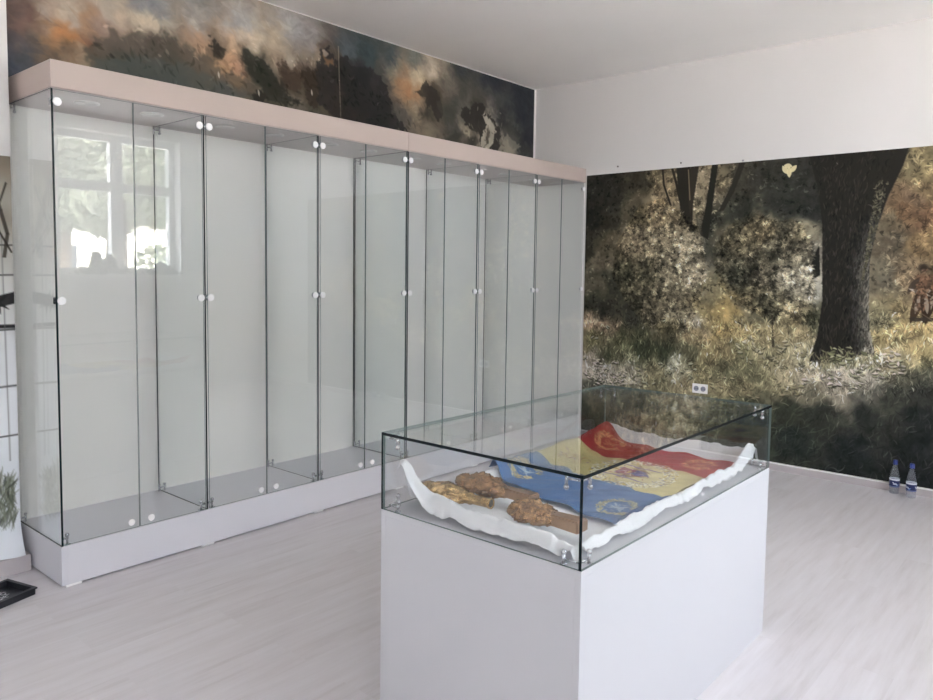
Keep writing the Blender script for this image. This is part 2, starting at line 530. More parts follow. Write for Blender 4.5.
def anchors(txt, P):
    o = []
    for row in txt.replace('\n', ';').split(';'):
        v = [float(t) for t in row.split()]
        x, y = P(v[0], v[1])
        o.append((x, y, v[2:]))
    return o
wx = (fbm(cv.h, cv.w, 30, 3, 1) - 0.5) * 46
wy = (fbm(cv.h, cv.w, 30, 3, 2) - 0.5) * 40
cv.idw(anchors(FA_, PF), 2.0, 90.0, (wx, wy))
cv.a *= (0.62 + 0.76 * fbm(cv.h, cv.w, 60, 4, 5, 0.75))[..., None]
R_ = RNG
def local(c, x, y, k):
    xi, yi = min(max(int(x), 0), c.w - 1), min(max(int(y), 0), c.h - 1)
    return np.clip(c.a[yi, xi] * k, 8, 235)
def scatter(c, n, pts, lnr, wdr, angm, angs, ks, kmean=1.0, op=0.85, bend=0.0):
    """n strokes inside a polygon (canvas coordinates)"""
    xs = [p[0] for p in pts]; ys = [p[1] for p in pts]
    m = c.polymask(pts, 0) > 0.5
    base = c.a.copy()
    k = 0
    while k < n:
        x, y = R_.uniform(min(xs), max(xs)), R_.uniform(min(ys), max(ys))
        xi, yi = int(x), int(y)
        if not (0 <= xi < c.w and 0 <= yi < c.h) or not m[yi, xi]:
            k += 0.25
            continue
        col = np.clip(base[yi, xi] * kmean * math.exp(R_.normal(0, ks)), 14, 228)
        c.stroke(x, y, angm + R_.normal(0, angs), R_.uniform(*lnr), R_.uniform(*wdr), col, op, R_.normal(0, 0.15) + bend)
        k += 1
def PP(P, *xy):
    return [P(xy[i], xy[i + 1]) for i in range(0, len(xy), 2)]
ALL = [(0, 0), (cv.w, 0), (cv.w, cv.h), (0, cv.h)]
# foliage flecks high up, dark wood behind
top = PP(PF, 585, 160, 1100, 120, 1100, 345, 585, 335)
def sprays(c, n, poly, lnr, wdr, lo, hi, seed, cells=70, fan=6, op=0.9, lean=0.4):
    """leaf sprays: little fans of leaves, lit or shaded clump by clump"""
    m = c.polymask(poly, 0) > 0.5
    base = c.a.copy()
    lit = fbm(c.h, c.w, cells, 3, seed, 0.6)
    lit = np.clip((lit - 0.34) / 0.32, 0, 1)
    xs = [p[0] for p in poly]; ys = [p[1] for p in poly]
    k = 0
    while k < n:
        x, y = R_.uniform(min(xs), max(xs)), R_.uniform(min(ys), max(ys))
        xi, yi = int(x), int(y)
        if not (0 <= xi < c.w and 0 <= yi < c.h) or not m[yi, xi]:
            k += 0.25
            continue
        k += 1
        q = lo + (hi - lo) * lit[yi, xi] ** 1.3
        a0 = lean + R_.normal(0, 0.9)
        for i in range(fan):
            a_ = a0 + (i - fan / 2) * 0.42 + R_.normal(0, 0.12)
            L = R_.uniform(*lnr)
            col = np.clip(base[yi, xi] * q * math.exp(R_.normal(0, 0.16)), 12, 232)
            c.stroke(x + math.cos(a_) * L * 0.6, y + math.sin(a_) * L * 0.6, a_, L, R_.uniform(*wdr), col, op, R_.normal(0, 0.1))
sprays(cv, 2600, top, (4, 9), (0.6, 1.2), 0.55, 1.5, 81, 60, 4, 0.75)
for a_, b_, r1, r2, c_ in ((663, 188, 10, 16, (150, 130, 98)), (704, 186, 9, 20, (156, 140, 110)), (652, 200, 12, 8, (128, 112, 86)), (724, 178, 9, 12, (118, 106, 80)), (686, 190, 4, 10, (138, 120, 92))):
    x_, y_ = PF(a_, b_)
    cv.blob(x_, y_, r1 * 1.9, r2 * 1.9, c_, 0.6, 0, 1.5)
sprays(cv, 420, PP(PF, 645, 165, 735, 160, 730, 205, 700, 232, 650, 210), (4, 9), (0.6, 1.2), 0.5, 1.5, 85, 80, 5, 0.8)
# slim trunks
cv.line(PP(PF, 662, 160, 664, 185, 671, 206), 2.2, (44, 39, 32))
cv.line(PP(PF, 670, 160, 676, 182, 680, 200), 2.6, (46, 40, 33))
cv.poly(PP(PF, 676, 160, 690, 160, 693, 200, 692, 232, 681, 215, 678, 190), (44, 40, 34), 1)
cv.poly(PP(PF, 691, 160, 700, 160, 693, 205, 690, 215, 688, 195), (52, 46, 38), 1)
cv.line(PP(PF, 688.5, 170, 690, 200), 1.2, (128, 110, 84), 0.8)
cv.poly(PP(PF, 713, 158, 719, 158, 714, 195, 708, 240, 700, 234, 706, 205), (40, 38, 32), 1)
cv.poly(PP(PF, 742, 156, 748, 156, 735, 190, 724, 210, 718, 212, 731, 186), (44, 41, 35), 1)
cv.poly(PP(PF, 810, 262, 819, 245, 820, 275, 812, 279), (34, 32, 28), 1)
# two pale bushes
bL = PP(PF, 640, 205, 662, 198, 680, 212, 698, 225, 705, 258, 703, 290, 690, 325, 668, 332, 645, 325, 625, 300, 612, 275, 618, 240)
bR = PP(PF, 752, 212, 762, 216, 778, 222, 790, 218, 802, 226, 812, 245, 814, 290, 812, 318, 790, 325, 765, 318, 742, 305, 718, 285, 712, 250, 728, 226)
for poly, sd in ((bL, 91), (bR, 95)):
    mk = cv.polymask(poly, 6) * (0.35 + 0.5 * fbm(cv.h, cv.w, 60, 3, sd + 1))
    cv.a = cv.a * (1 - 0.38 * mk[..., None])
    sprays(cv, 1000, poly, (5, 10), (0.6, 1.1), 0.6, 1.4, sd, 90, 5, 0.8, 0.6)
    cv.a = np.where((cv.polymask(poly, 0) > 0.5)[..., None], cv.a * np.array((1.20, 1.17, 1.11)), cv.a)
    sprays(cv, 1900, poly, (4, 8), (0.5, 0.9), 0.45, 1.55, sd + 3, 150, 4, 0.85, 0.6)
cv.line(PP(PF, 652, 318, 652, 334), 1.6, (96, 88, 72))
cv.line(PP(PF, 772, 315, 773, 346), 2.2, (52, 46, 36))
# far dry scrub on the right
sprays(cv, 420, PP(PF, 886, 150, 1000, 130, 1000, 300, 880, 312), (6, 13), (0.6, 1.1), 0.6, 1.45, 99, 50, 4, 0.7, -0.5)
# grass
g1 = PP(PF, 585, 312, 700, 320, 1100, 300, 1100, 395, 585, 392)
scatter(cv, 8500, g1, (7, 18), (0.5, 1.1), -1.5, 0.5, 0.34, 1.0)
sprays(cv, 900, g1, (8, 16), (0.5, 1.0), 0.55, 1.45, 103, 60, 5, 0.75, -1.5)
g2 = PP(PF, 585, 385, 1100, 392, 1100, 520, 585, 470)
scatter(cv, 2600, g2, (9, 24), (0.5, 1.0), -1.2, 0.6, 0.3, 1.03, 0.65)
scatter(cv, 260, PP(PF, 585, 398, 830, 402, 830, 470, 585, 470), (16, 34), (0.5, 0.9), -0.9, 0.6, 0.3, 1.5, 0.5)
scatter(cv, 700, PP(PF, 645, 395, 745, 398, 720, 440, 640, 440), (6, 16), (0.7, 1.3), -1.0, 0.9, 0.35, 1.6, 0.7)
# pale broad leaves low on the ground
def leaves(poly, n, cols, lr=(6, 13)):
    xs = [p[0] for p in poly]; ys = [p[1] for p in poly]
    m = cv.polymask(poly, 0) > 0.5
    clump = fbm(cv.h, cv.w, 50, 3, 107)
    for _ in range(int(n * 2.6)):
        x, y = R_.uniform(min(xs), max(xs)), R_.uniform(min(ys), max(ys))
        if 0 <= int(x) < cv.w and 0 <= int(y) < cv.h and clump[int(y), int(x)] < 0.5:
            continue
        if 0 <= int(x) < cv.w and 0 <= int(y) < cv.h and m[int(y), int(x)]:
            c = np.array(cols[R_.integers(len(cols))]) * R_.uniform(0.75, 1.08)
            L = R_.uniform(*lr)
            a_ = R_.normal(0.15, 0.6)
            cv.stroke(x + 1, y + 2.4, a_, L, L * 0.2, (52, 50, 38), 0.55)
            cv.stroke(x, y, a_, L, L * R_.uniform(0.10, 0.2), c, 0.9, R_.normal(0, 0.12))
pk = [(200, 186, 172), (190, 176, 158), (176, 168, 140), (206, 190, 182)]
leaves(PP(PF, 583, 356, 625, 362, 640, 384, 583, 386), 150, pk)
leaves(PP(PF, 625, 365, 690, 358, 700, 376, 660, 388, 632, 384), 60, [(176, 172, 142), (160, 154, 118)])
leaves(PP(PF, 800, 352, 850, 346, 895, 350, 905, 372, 870, 388, 800, 384), 190, pk + [(170, 168, 132)])
leaves(PP(PF, 735, 335, 820, 340, 820, 372, 740, 365), 70, [(182, 172, 140), (160, 148, 112)])
leaves(PP(PF, 590, 325, 655, 325, 655, 338, 590, 338), 16, [(170, 164, 140)])
leaves(PP(PF, 700, 376, 790, 372, 840, 396, 720, 398), 60, [(176, 160, 124), (150, 140, 104)])
# great trunk
cv.poly(PP(PF, 806, 145, 914, 132, 903, 165, 888, 196, 876, 228, 869, 262, 868, 300, 869, 330, 874, 352, 845, 358, 820, 362, 809, 361, 817, 335, 822, 300, 822, 262, 822, 225, 818, 190), (38, 35, 31), 1)
tr = PP(PF, 812, 150, 905, 138, 885, 196, 868, 262, 868, 345, 815, 355, 822, 300, 822, 225)
scatter(cv, 900, tr, (6, 18), (0.6, 1.4), -1.5, 0.3, 0.28, 1.0, 0.6)
for _ in range(1500):
    q_ = R_.beta(1.0, 2.0)
    yy = R_.uniform(215, 352)
    edge = np.interp(yy, [150, 196, 228, 262, 300, 330, 352], [908, 888, 876, 868.5, 868, 869, 873])
    lit_ = np.interp(yy, [215, 262, 352], [0.45, 0.85, 1.0])
    x, y = PF(edge - q_ * 24, yy)
    cv.stroke(x, y, -1.5 + R_.normal(0, 0.22), R_.uniform(4, 15), R_.uniform(0.5, 1.5), np.array((132, 124, 108)) * lit_ * (1 - q_) ** 0.8 * R_.uniform(0.25, 1.15) + 14, 0.7, R_.normal(0, 0.08))
for _ in range(420):
    yy = R_.uniform(170, 352)
    x, y = PF(R_.uniform(822, 866), yy)
    cv.stroke(x, y, -1.5 + R_.normal(0, 0.25), R_.uniform(6, 18), R_.uniform(0.5, 1.2), np.array((64, 58, 50)) * R_.uniform(0.5, 1.15), 0.5)
for _ in range(260):
    t_ = R_.uniform(0, 1)
    x, y = PF(868 + 22 * (1 - t_) * R_.uniform(0.6, 1.2) - 6, 180 + 100 * t_)
    cv.stroke(x, y, R_.normal(-1.2, 0.8), R_.uniform(4, 9), R_.uniform(0.8, 1.5), np.array((112, 106, 82)) * R_.uniform(0.4, 1.1), 0.7)
scatter(cv, 420, PP(PF, 806, 352, 880, 346, 884, 366, 806, 368), (8, 18), (0.6, 1.2), -1.4, 0.5, 0.3, 1.3)
for _ in range(150):
    x, y = PF(R_.uniform(808, 878), R_.uniform(353, 366))
    cv.stroke(x, y, -1.5 + R_.normal(0, 0.5), R_.uniform(8, 20), R_.uniform(0.6, 1.2), np.array((150, 140, 104)) * R_.uniform(0.4, 1.1), 0.8)
leaves(PP(PF, 812, 350, 872, 340, 880, 356, 830, 366), 60, [(150, 150, 104), (176, 172, 132), (128, 128, 90)], (7, 15))
# shadowed hollow, hanging leaf, two small soldiers walking off at the right
cv.blob(*PF(650, 348), 60, 16, (46, 48, 34), 0.55, 0.1)
scatter(cv, 300, PP(PF, 622, 336, 690, 338, 700, 362, 622, 362), (6, 15), (0.6, 1.1), -1.4, 0.4, 0.3, 1.25, 0.7)
for a, b_, an, L in ((785, 170, 1.0, 20), (789, 172, 1.5, 22), (793, 169, 2.3, 18), (788, 166, 0.2, 16)):
    cv.stroke(*PF(a, b_), an, L, 4.6, (202, 188, 142), 0.95)
for sx, k_ in ((13, 0.8), (0, 1.0)):
    body = np.array((104, 76, 56)) * k_
    cv.blob(*PF(921 + sx, 284), 13, 20, body * 0.75, 0.95, 0.1, 2)
    cv.blob(*PF(922 + sx, 280), 10, 12, body * 1.15, 0.8, 0.1, 2)
    cv.blob(*PF(923 + sx, 268), 8.0, 8.5, (50, 40, 32), 1.0, 0, 2)
    cv.blob(*PF(923 + sx, 271), 3.5, 4, (150, 116, 92), 0.8, 0, 2)
    cv.stroke(*PF(913 + sx, 285), 2.1, 34, 5.5, (66, 54, 44), 0.9)
    cv.stroke(*PF(919 + sx, 292), 0.35, 36, 3.0, (188, 174, 156), 0.85)
    for lx, la, lk in ((916, 1.75, 0.72), (925, 1.45, 0.6)):
        cv.stroke(*PF(lx + sx, 306), la, 64, 7.5, body * lk * 0.85, 0.95, 0.05)
        cv.stroke(*PF(lx + sx + 1, 304), la, 34, 3.6, (176, 158, 136), 0.7)
        cv.stroke(*PF(lx + sx - 1, 319), 0.1, 20, 4.0, (58, 48, 40), 0.9)
    for _ in range(80):
        x, y = PF(921 + sx + R_.normal(0, 4.2), 290 + R_.normal(0, 13))
        cv.stroke(x, y, R_.uniform(0, 3.1), R_.uniform(4, 11), R_.uniform(0.8, 2), body * R_.choice([0.45, 0.7, 1.2, 1.45]), 0.6)
cv.line(PP(PF, 900, 300, 935, 322), 1.0, (120, 100, 74), 0.5)

MG = 1.28
grey_ = cv.a.mean(2, keepdims=True)
cv.a = cv.a + (grey_ - cv.a) * 0.14 + 3.0  # blacks lifted slightly: a veil of haze put into the print colours
mural = thing('forest_mural', 'large printed forest mural with a thick dark tree trunk, on the right wall', 'mural', (0, (FY0 + FY1) / 2, FZ0))
cy_ = (FY0 + FY1) / 2
def pos_f(u, v):
    return np.stack([np.full_like(u, -0.004), FY0 + (FY1 - FY0) * u - cy_, (FZ1 - FZ0) * (1 - v)], -1)
painted_grid('printed_sheet', cv, pos_f, M_MURAL, mural, MG)
bm = B(); bx(bm, -0.0035, 0.0, FY1 - cy_, FY0 - cy_, 0, FZ1 - FZ0); obj('backing_sheet', bm, M_DISC, mural)
for px, py in ((618, 166.5), (681, 163), (743, 160.5)):
    p = on_wall(px, py, 0, 0.0)
    bm = B(); cyl(bm, (0, 0, 0), (-0.005, 0, 0), 0.008, 0.006, 10)
    o = obj('mounting_pin', bm, M_CHROME, mural)
    o.location = (0, p.y - cy_, p.z - FZ0)

# ================================================================ BATTLE PRINT (back wall, above the cabinets)
S2 = 235.0
BX0, BX1, BZ0, BZ1 = -4.172, -0.035, 2.206, 2.903
def PB(px, py):
    p = on_wall(px, py, 1, 0.0)
    return ((p.x - BX0) * S2, (BZ1 - p.z) * S2)
cb = Canvas(int((BZ1 - BZ0) * S2), int((BX1 - BX0) * S2))
BA_ = '''8 10 95 80 75;20 20 110 85 78;10 40 75 75 82;8 60 70 76 88;25 55 72 75 80;30 25 115 95 82;45 12 150 140 130;70 8 165 155 142;60 27 176 118 72;73 36 164 106 60;55 38 150 115 85;72 22 168 162 156;85 18 150 120 95;40 45 85 80 75;60 48 82 76 68;82 50 150 130 110;92 38 108 78 62;85 60 120 108 92;100 55 78 80 73;110 30 130 110 100;125 18 172 156 138;145 22 192 177 156;150 5 118 120 124;130 35 118 102 92;150 40 80 70 64;125 60 64 68 64;150 65 70 71 67;110 12 160 150 138;200 5 120 118 116
165 25 168 157 142;200 25 152 146 140;240 25 150 148 148;290 30 142 139 138;310 35 125 120 118;170 37 72 65 57;195 42 150 125 105;205 43 166 135 110;215 47 55 50 43;232 42 182 156 130;250 40 192 176 155;275 45 166 150 130;225 55 186 150 118;175 60 68 64 58;195 62 92 82 72;222 65 150 120 93;235 68 160 125 103;245 58 54 52 45;255 65 44 43 37;275 58 152 136 118;290 60 150 140 125;282 68 76 61 51;300 75 70 57 47;312 72 56 48 41;175 75 74 78 76;205 80 108 98 83;235 82 150 115 83;262 80 46 46 41;285 85 50 45 38;225 90 82 79 82;255 92 108 92 77;270 95 60 53 43;310 95 56 51 41;295 100 110 100 88
325 52 78 68 61;318 60 140 125 108;335 62 64 54 46;345 50 72 79 82;365 55 52 61 63;390 60 58 66 68;415 60 95 95 90;440 65 120 112 100;460 70 53 55 56;490 78 46 48 52;520 90 44 46 50;345 75 46 41 36;360 78 39 38 39;375 72 68 66 62;395 70 130 120 105;405 85 152 118 88;412 92 152 112 80;418 80 182 166 140;430 70 166 152 135;400 80 142 110 83;425 92 100 84 68;430 95 50 45 39;445 85 95 88 78;460 90 68 66 60;415 105 130 118 100;425 115 56 52 46;425 125 116 105 90;400 115 76 72 66;385 110 45 44 43;350 100 41 39 37;335 100 68 57 47;320 98 73 66 56;345 112 58 48 40;375 120 40 40 40;450 110 60 60 56;465 105 90 88 80;475 110 56 52 46;455 130 73 70 64;465 133 152 141 122;480 125 76 70 62;488 125 168 160 146;484 140 162 151 135;500 135 108 103 94;510 142 132 126 112;500 120 50 50 50;520 115 44 46 50;527 140 43 44 48;525 152 58 58 56;470 140 58 53 48'''
w1 = (fbm(cb.h, cb.w, 40, 4, 21) - 0.5) * 40
w2 = (fbm(cb.h, cb.w, 40, 4, 22) - 0.5) * 30
cb.idw(anchors(BA_, PB), 1.9, 110.0, (w1, w2))
cb.a *= (0.86 + 0.28 * fbm(cb.h, cb.w, 70, 4, 25, 0.7))[..., None]
AB = [(0, 0), (cb.w, 0), (cb.w, cb.h), (0, cb.h)]
scatter(cb, 1500, AB, (10, 40), (1.2, 3.5), 0.3, 0.5, 0.07, 1.0, 0.35)
def ragged(pts, col, op, soft, seed, amp=5.0):
    q = [PB(pts[k], pts[k + 1]) for k in range(0, len(pts), 2)]
    nx_ = (fbm(cb.h, cb.w, 120, 3, seed, 0.7) - 0.5) * amp * 4
    ny_ = (fbm(cb.h, cb.w, 120, 3, seed + 1, 0.7) - 0.5) * amp * 4
    X0, Y0 = cb.X, cb.Y
    cb.X, cb.Y = X0 + nx_, Y0 + ny_
    m = cb.polymask(q, soft)
    cb.X, cb.Y = X0, Y0
    cb.blend(m * op * (0.7 + 0.5 * fbm(cb.h, cb.w, 50, 3, seed + 2)).clip(0, 1), col)
RIDGE = [86, 50, 96, 36, 104, 40, 112, 29, 118, 33, 124, 38, 131, 31, 137, 26, 142, 31, 150, 38, 158, 33, 163, 29, 169, 34, 178, 42, 190, 48, 200, 54, 208, 58, 222, 70, 238, 74, 250, 80, 268, 92, 300, 100, 340, 122, 420, 140, 300, 130, 200, 110, 86, 78]
ragged(RIDGE, (74, 70, 62), 0.62, 2, 61)
ragged([88, 62, 130, 56, 180, 62, 230, 84, 260, 100, 180, 90, 88, 78], (70, 78, 76), 0.5, 6, 64)
for k, (pts, col) in enumerate((
    ([209, 38, 213, 38, 216, 43, 221, 47, 224, 55, 221, 60, 214, 58, 210, 50], (46, 42, 36)),
    ([240, 47, 246, 48, 252, 53, 262, 60, 272, 68, 278, 82, 288, 96, 306, 104, 280, 102, 266, 100, 258, 84, 248, 70, 243, 58], (44, 44, 38)),
    ([276, 66, 282, 61, 288, 66, 296, 70, 302, 78, 298, 92, 286, 88, 280, 78], (66, 54, 45)),
    ([302, 72, 306, 64, 312, 68, 318, 72, 320, 96, 312, 110, 306, 96], (52, 44, 37)),
    ([316, 66, 320, 49, 326, 46, 331, 52, 334, 62, 338, 56, 346, 56, 350, 66, 360, 66, 372, 68, 386, 84, 392, 112, 410, 132, 340, 118, 318, 104], (40, 38, 37)),
    ([252, 90, 262, 88, 268, 96, 264, 100, 250, 100], (40, 38, 34)))):
    ragged(pts, col, 0.82, 1, 120 + 5 * k, 4.0)
ragged([320, 50, 324, 49, 327, 53, 323, 56], (190, 170, 150), 0.6, 1, 151, 2.0)
ragged([322, 57, 332, 60, 334, 68, 324, 66], (150, 108, 74), 0.6, 2, 154)
# running man before the blast, then the soldier shouldering his rifle at the right
ragged([414, 90, 420, 88, 424, 81, 428, 84, 436, 90, 440, 100, 443, 112, 437, 121, 433, 112, 430, 104, 425, 108, 424, 98, 418, 94], (50, 46, 41), 0.9, 1, 161, 3.0)
ragged([436, 100, 446, 96, 456, 106, 452, 124, 442, 116], (70, 66, 58), 0.5, 3, 164)
ragged([461, 107, 470, 108, 474, 104, 480, 101, 484, 106, 483, 112, 490, 116, 498, 126, 502, 142, 496, 150, 486, 148, 480, 150, 478, 132, 472, 130, 464, 124, 460, 114], (48, 45, 41), 0.92, 1, 167, 3.0)
ragged([482, 113, 490, 118, 495, 128, 493, 140, 489, 148, 480, 148, 482, 134, 486, 126], (176, 168, 152), 0.85, 1, 170, 3.5)
ragged([487, 124, 490, 130, 487, 142, 484, 146, 485, 134], (62, 57, 50), 0.8, 1, 173, 3.0)
ragged([496, 118, 508, 120, 520, 134, 528, 150, 514, 150, 504, 138], (52, 51, 50), 0.7, 3, 176)
ragged([498, 134, 508, 136, 520, 146, 512, 152, 498, 148], (134, 128, 114), 0.7, 2, 179, 4.0)
ragged([440, 136, 462, 130, 478, 140, 474, 148, 456, 144], (58, 55, 50), 0.6, 3, 182)
for _ in range(70):
    x, y = PB(R_.uniform(466, 504), R_.uniform(108, 150))
    cb.stroke(x, y, R_.normal(1.0, 0.7), R_.uniform(5, 14), R_.uniform(0.8, 1.8), np.array((180, 170, 154)) * R_.choice([0.28, 0.4, 0.8]), 0.4)
cb.line(PP(PB, 337.5, 46, 338.5, 80, 340, 118), 0.8, (166, 150, 130), 0.45)
for a, b_ in ((218, 74), (258, 92), (311, 92)):
    cb.stroke(*PB(a, b_), 1.4, 9, 1.4, (200, 190, 176), 0.7)
# sooty speckle through the dark band of men
scatter(cb, 420, PP(PB, 90, 40, 170, 40, 250, 60, 330, 60, 420, 110, 420, 130, 90, 75), (5, 16), (0.8, 2.4), 0.7, 0.7, 0.3, 0.8, 0.45)
scatter(cb, 120, PP(PB, 100, 20, 330, 60, 330, 80, 100, 40), (4, 12), (0.8, 2.0), 0.4, 0.6, 0.2, 1.15, 0.35)

battle = thing('battle_mural', 'long painted mural strip of smoke and dark running figures above the glass cabinets', 'mural', ((BX0 + BX1) / 2, -0.0015, BZ0))
bxc = (BX0 + BX1) / 2
def pos_b(u, v):
    return np.stack([BX0 + (BX1 - BX0) * u - bxc, np.full_like(u, -0.004), (BZ1 - BZ0) * (1 - v)], -1)
painted_grid('printed_sheet', cb, pos_b, M_MURAL, battle, MG)
bm = B(); bx(bm, BX0 - bxc, BX1 - bxc, -0.0035, 0, 0, BZ1 - BZ0); obj('backing_sheet', bm, M_DISC, battle)

# ================================================================ BARBED WIRE PRINT (left pier)
cw = Canvas(420, 320)
LX0, LX1, LZ0, LZ1 = -5.55, -4.215, 0.075, 1.835
def PW(x, z):
    return ((x - LX0) / (LX1 - LX0) * (cw.w - 1), (LZ1 - z) / (LZ1 - LZ0) * (cw.h - 1))
an = []
for z, c in ((1.83, (120, 108, 92)), (1.72, (150, 140, 124)), (1.6, (170, 164, 152)), (1.45, (196, 192, 184)), (1.25, (216, 214, 210)), (1.0, (226, 227, 230)), (0.7, (232, 234, 238)), (0.3, (226, 229, 234)), (0.1, (222, 225, 232))):
    for x in (-5.5, -5.0, -4.6, -4.22):
        px, py = PW(x, z); an.append((px, py, c))
cw.idw(an, 2.0, 900.0, ((fbm(cw.h, cw.w, 12, 3, 31) - 0.5) * 80, (fbm(cw.h, cw.w, 12, 3, 32) - 0.5) * 60))
for z in (1.44, 1.31, 1.07, 0.82, 0.6):
    cw.line([PW(-5.6, z + 0.05), PW(-4.9, z), PW(-4.2, z + 0.012)], 0.9, (60, 58, 56), 0.75)
cw.line([PW(-5.6, 1.12), PW(-4.2, 1.095)], 2.0, (40, 38, 38), 0.95)
for xx in (-4.26, -4.7, -5.2):
    cw.line([PW(xx, 1.5), PW(xx + 0.01, 0.5)], 0.7, (110, 108, 106), 0.6)
cw.line([PW(-5.5, 0.95), PW(-4.9, 1.1), PW(-4.55, 1.14), PW(-4.3, 1.2), PW(-4.22, 1.22)], 6.0, (44, 42, 42), 0.95)
for xx, zz in ((-4.28, 1.2), (-4.5, 1.15), (-4.8, 1.11), (-5.1, 1.05)):
    for a_ in (0.6, 1.4, 2.3, -0.7):
        cw.stroke(*PW(xx, zz), a_, 26, 1.6, (40, 38, 38), 0.95)
cw.line([PW(-4.3, 1.75), PW(-4.26, 1.6), PW(-4.235, 1.5), PW(-4.25, 1.4)], 1.8, (62, 54, 46), 0.85)
cw.line([PW(-4.235, 1.72), PW(-4.29, 1.55), PW(-4.22, 1.42)], 1.0, (50, 44, 38), 0.9)
cw.line([PW(-4.9, 1.8), PW(-4.7, 1.5), PW(-4.6, 1.3)], 1.6, (66, 58, 50), 0.7)
for _ in range(2200):
    x = R_.uniform(-5.55, -4.235); top_ = 0.36 + 0.22 * math.exp(-((x + 4.42) / 0.2) ** 2) + 0.08 * math.sin(x * 9)
    z = R_.uniform(0.22, top_)
    cw.stroke(*PW(x, z), -1.45 + R_.normal(0, 0.35), R_.uniform(10, 26), R_.uniform(0.5, 1.2), np.array((130, 134, 116)) * R_.uniform(0.4, 1.25), 0.6)
cw.blob(*PW(-4.6, 0.12), 200, 14, (232, 234, 240), 0.8)
wire = thing('barbed_wire_print', 'pale print of black barbed wire on the pier left of the cabinets', 'poster', ((LX0 + LX1) / 2, PYF, LZ0))
lxc = (LX0 + LX1) / 2
def pos_w(u, v):
    curl = np.clip((v - 0.9) / 0.1, 0, 1) ** 2 * 0.045 + 0.004 + 0.012 * np.clip((v - 0.9) / 0.1, 0, 1) * np.sin(u * 40)
    return np.stack([LX0 + (LX1 - LX0) * u - lxc, -curl, (LZ1 - LZ0) * (1 - v) + 0.003], -1)
painted_grid('printed_sheet', cw, pos_w, M_PAPER, wire, 1.0, True)
# ================================================================ GLASS CABINETS
def chrome_hinge_bm(s):
    bm = B()
    bx(bm, s * 0.006 - 0.006, s * 0.006 + 0.006, 0.007, 0.030, -0.014, 0.014)
    cyl(bm, (s * 0.022, 0.006, 0), (s * 0.022, 0.016, 0), 0.013, seg=18)
    cyl(bm, (0, 0.012, 0), (s * 0.022, 0.012, 0), 0.006, seg=10)
    return bm
def foot_hinge_bm(s):
    bm = B()
    cyl(bm, (s * 0.020, 0.014, 0), (s * 0.020, 0.014, 0.040), 0.005, seg=10)
    ball(bm, (s * 0.020, 0.014, 0.043), 0.010, 2)
    cyl(bm, (0, 0.014, 0.030), (s * 0.024, 0.014, 0.030), 0.006, seg=10)
    bx(bm, s * 0.020 - 0.011, s * 0.020 + 0.011, 0.006, 0.024, 0, 0.006)
    return bm
def clamp_bm(up, sides=(-1, 1)):
    bm = B()
    for s in sides:
        z0, z1 = (0, 0.034) if up else (-0.034, 0)
        cyl(bm, (s * 0.016, 0, z0), (s * 0.016, 0, z1), 0.0045, seg=10)
        ball(bm, (s * 0.016, 0, z1 if up else z0), 0.0075, 2)
    bx(bm, -0.018 if -1 in sides else 0, 0.018 if 1 in sides else 0, -0.004, 0.004, 0.016 if up else -0.022, 0.022 if up else -0.016)
    return bm

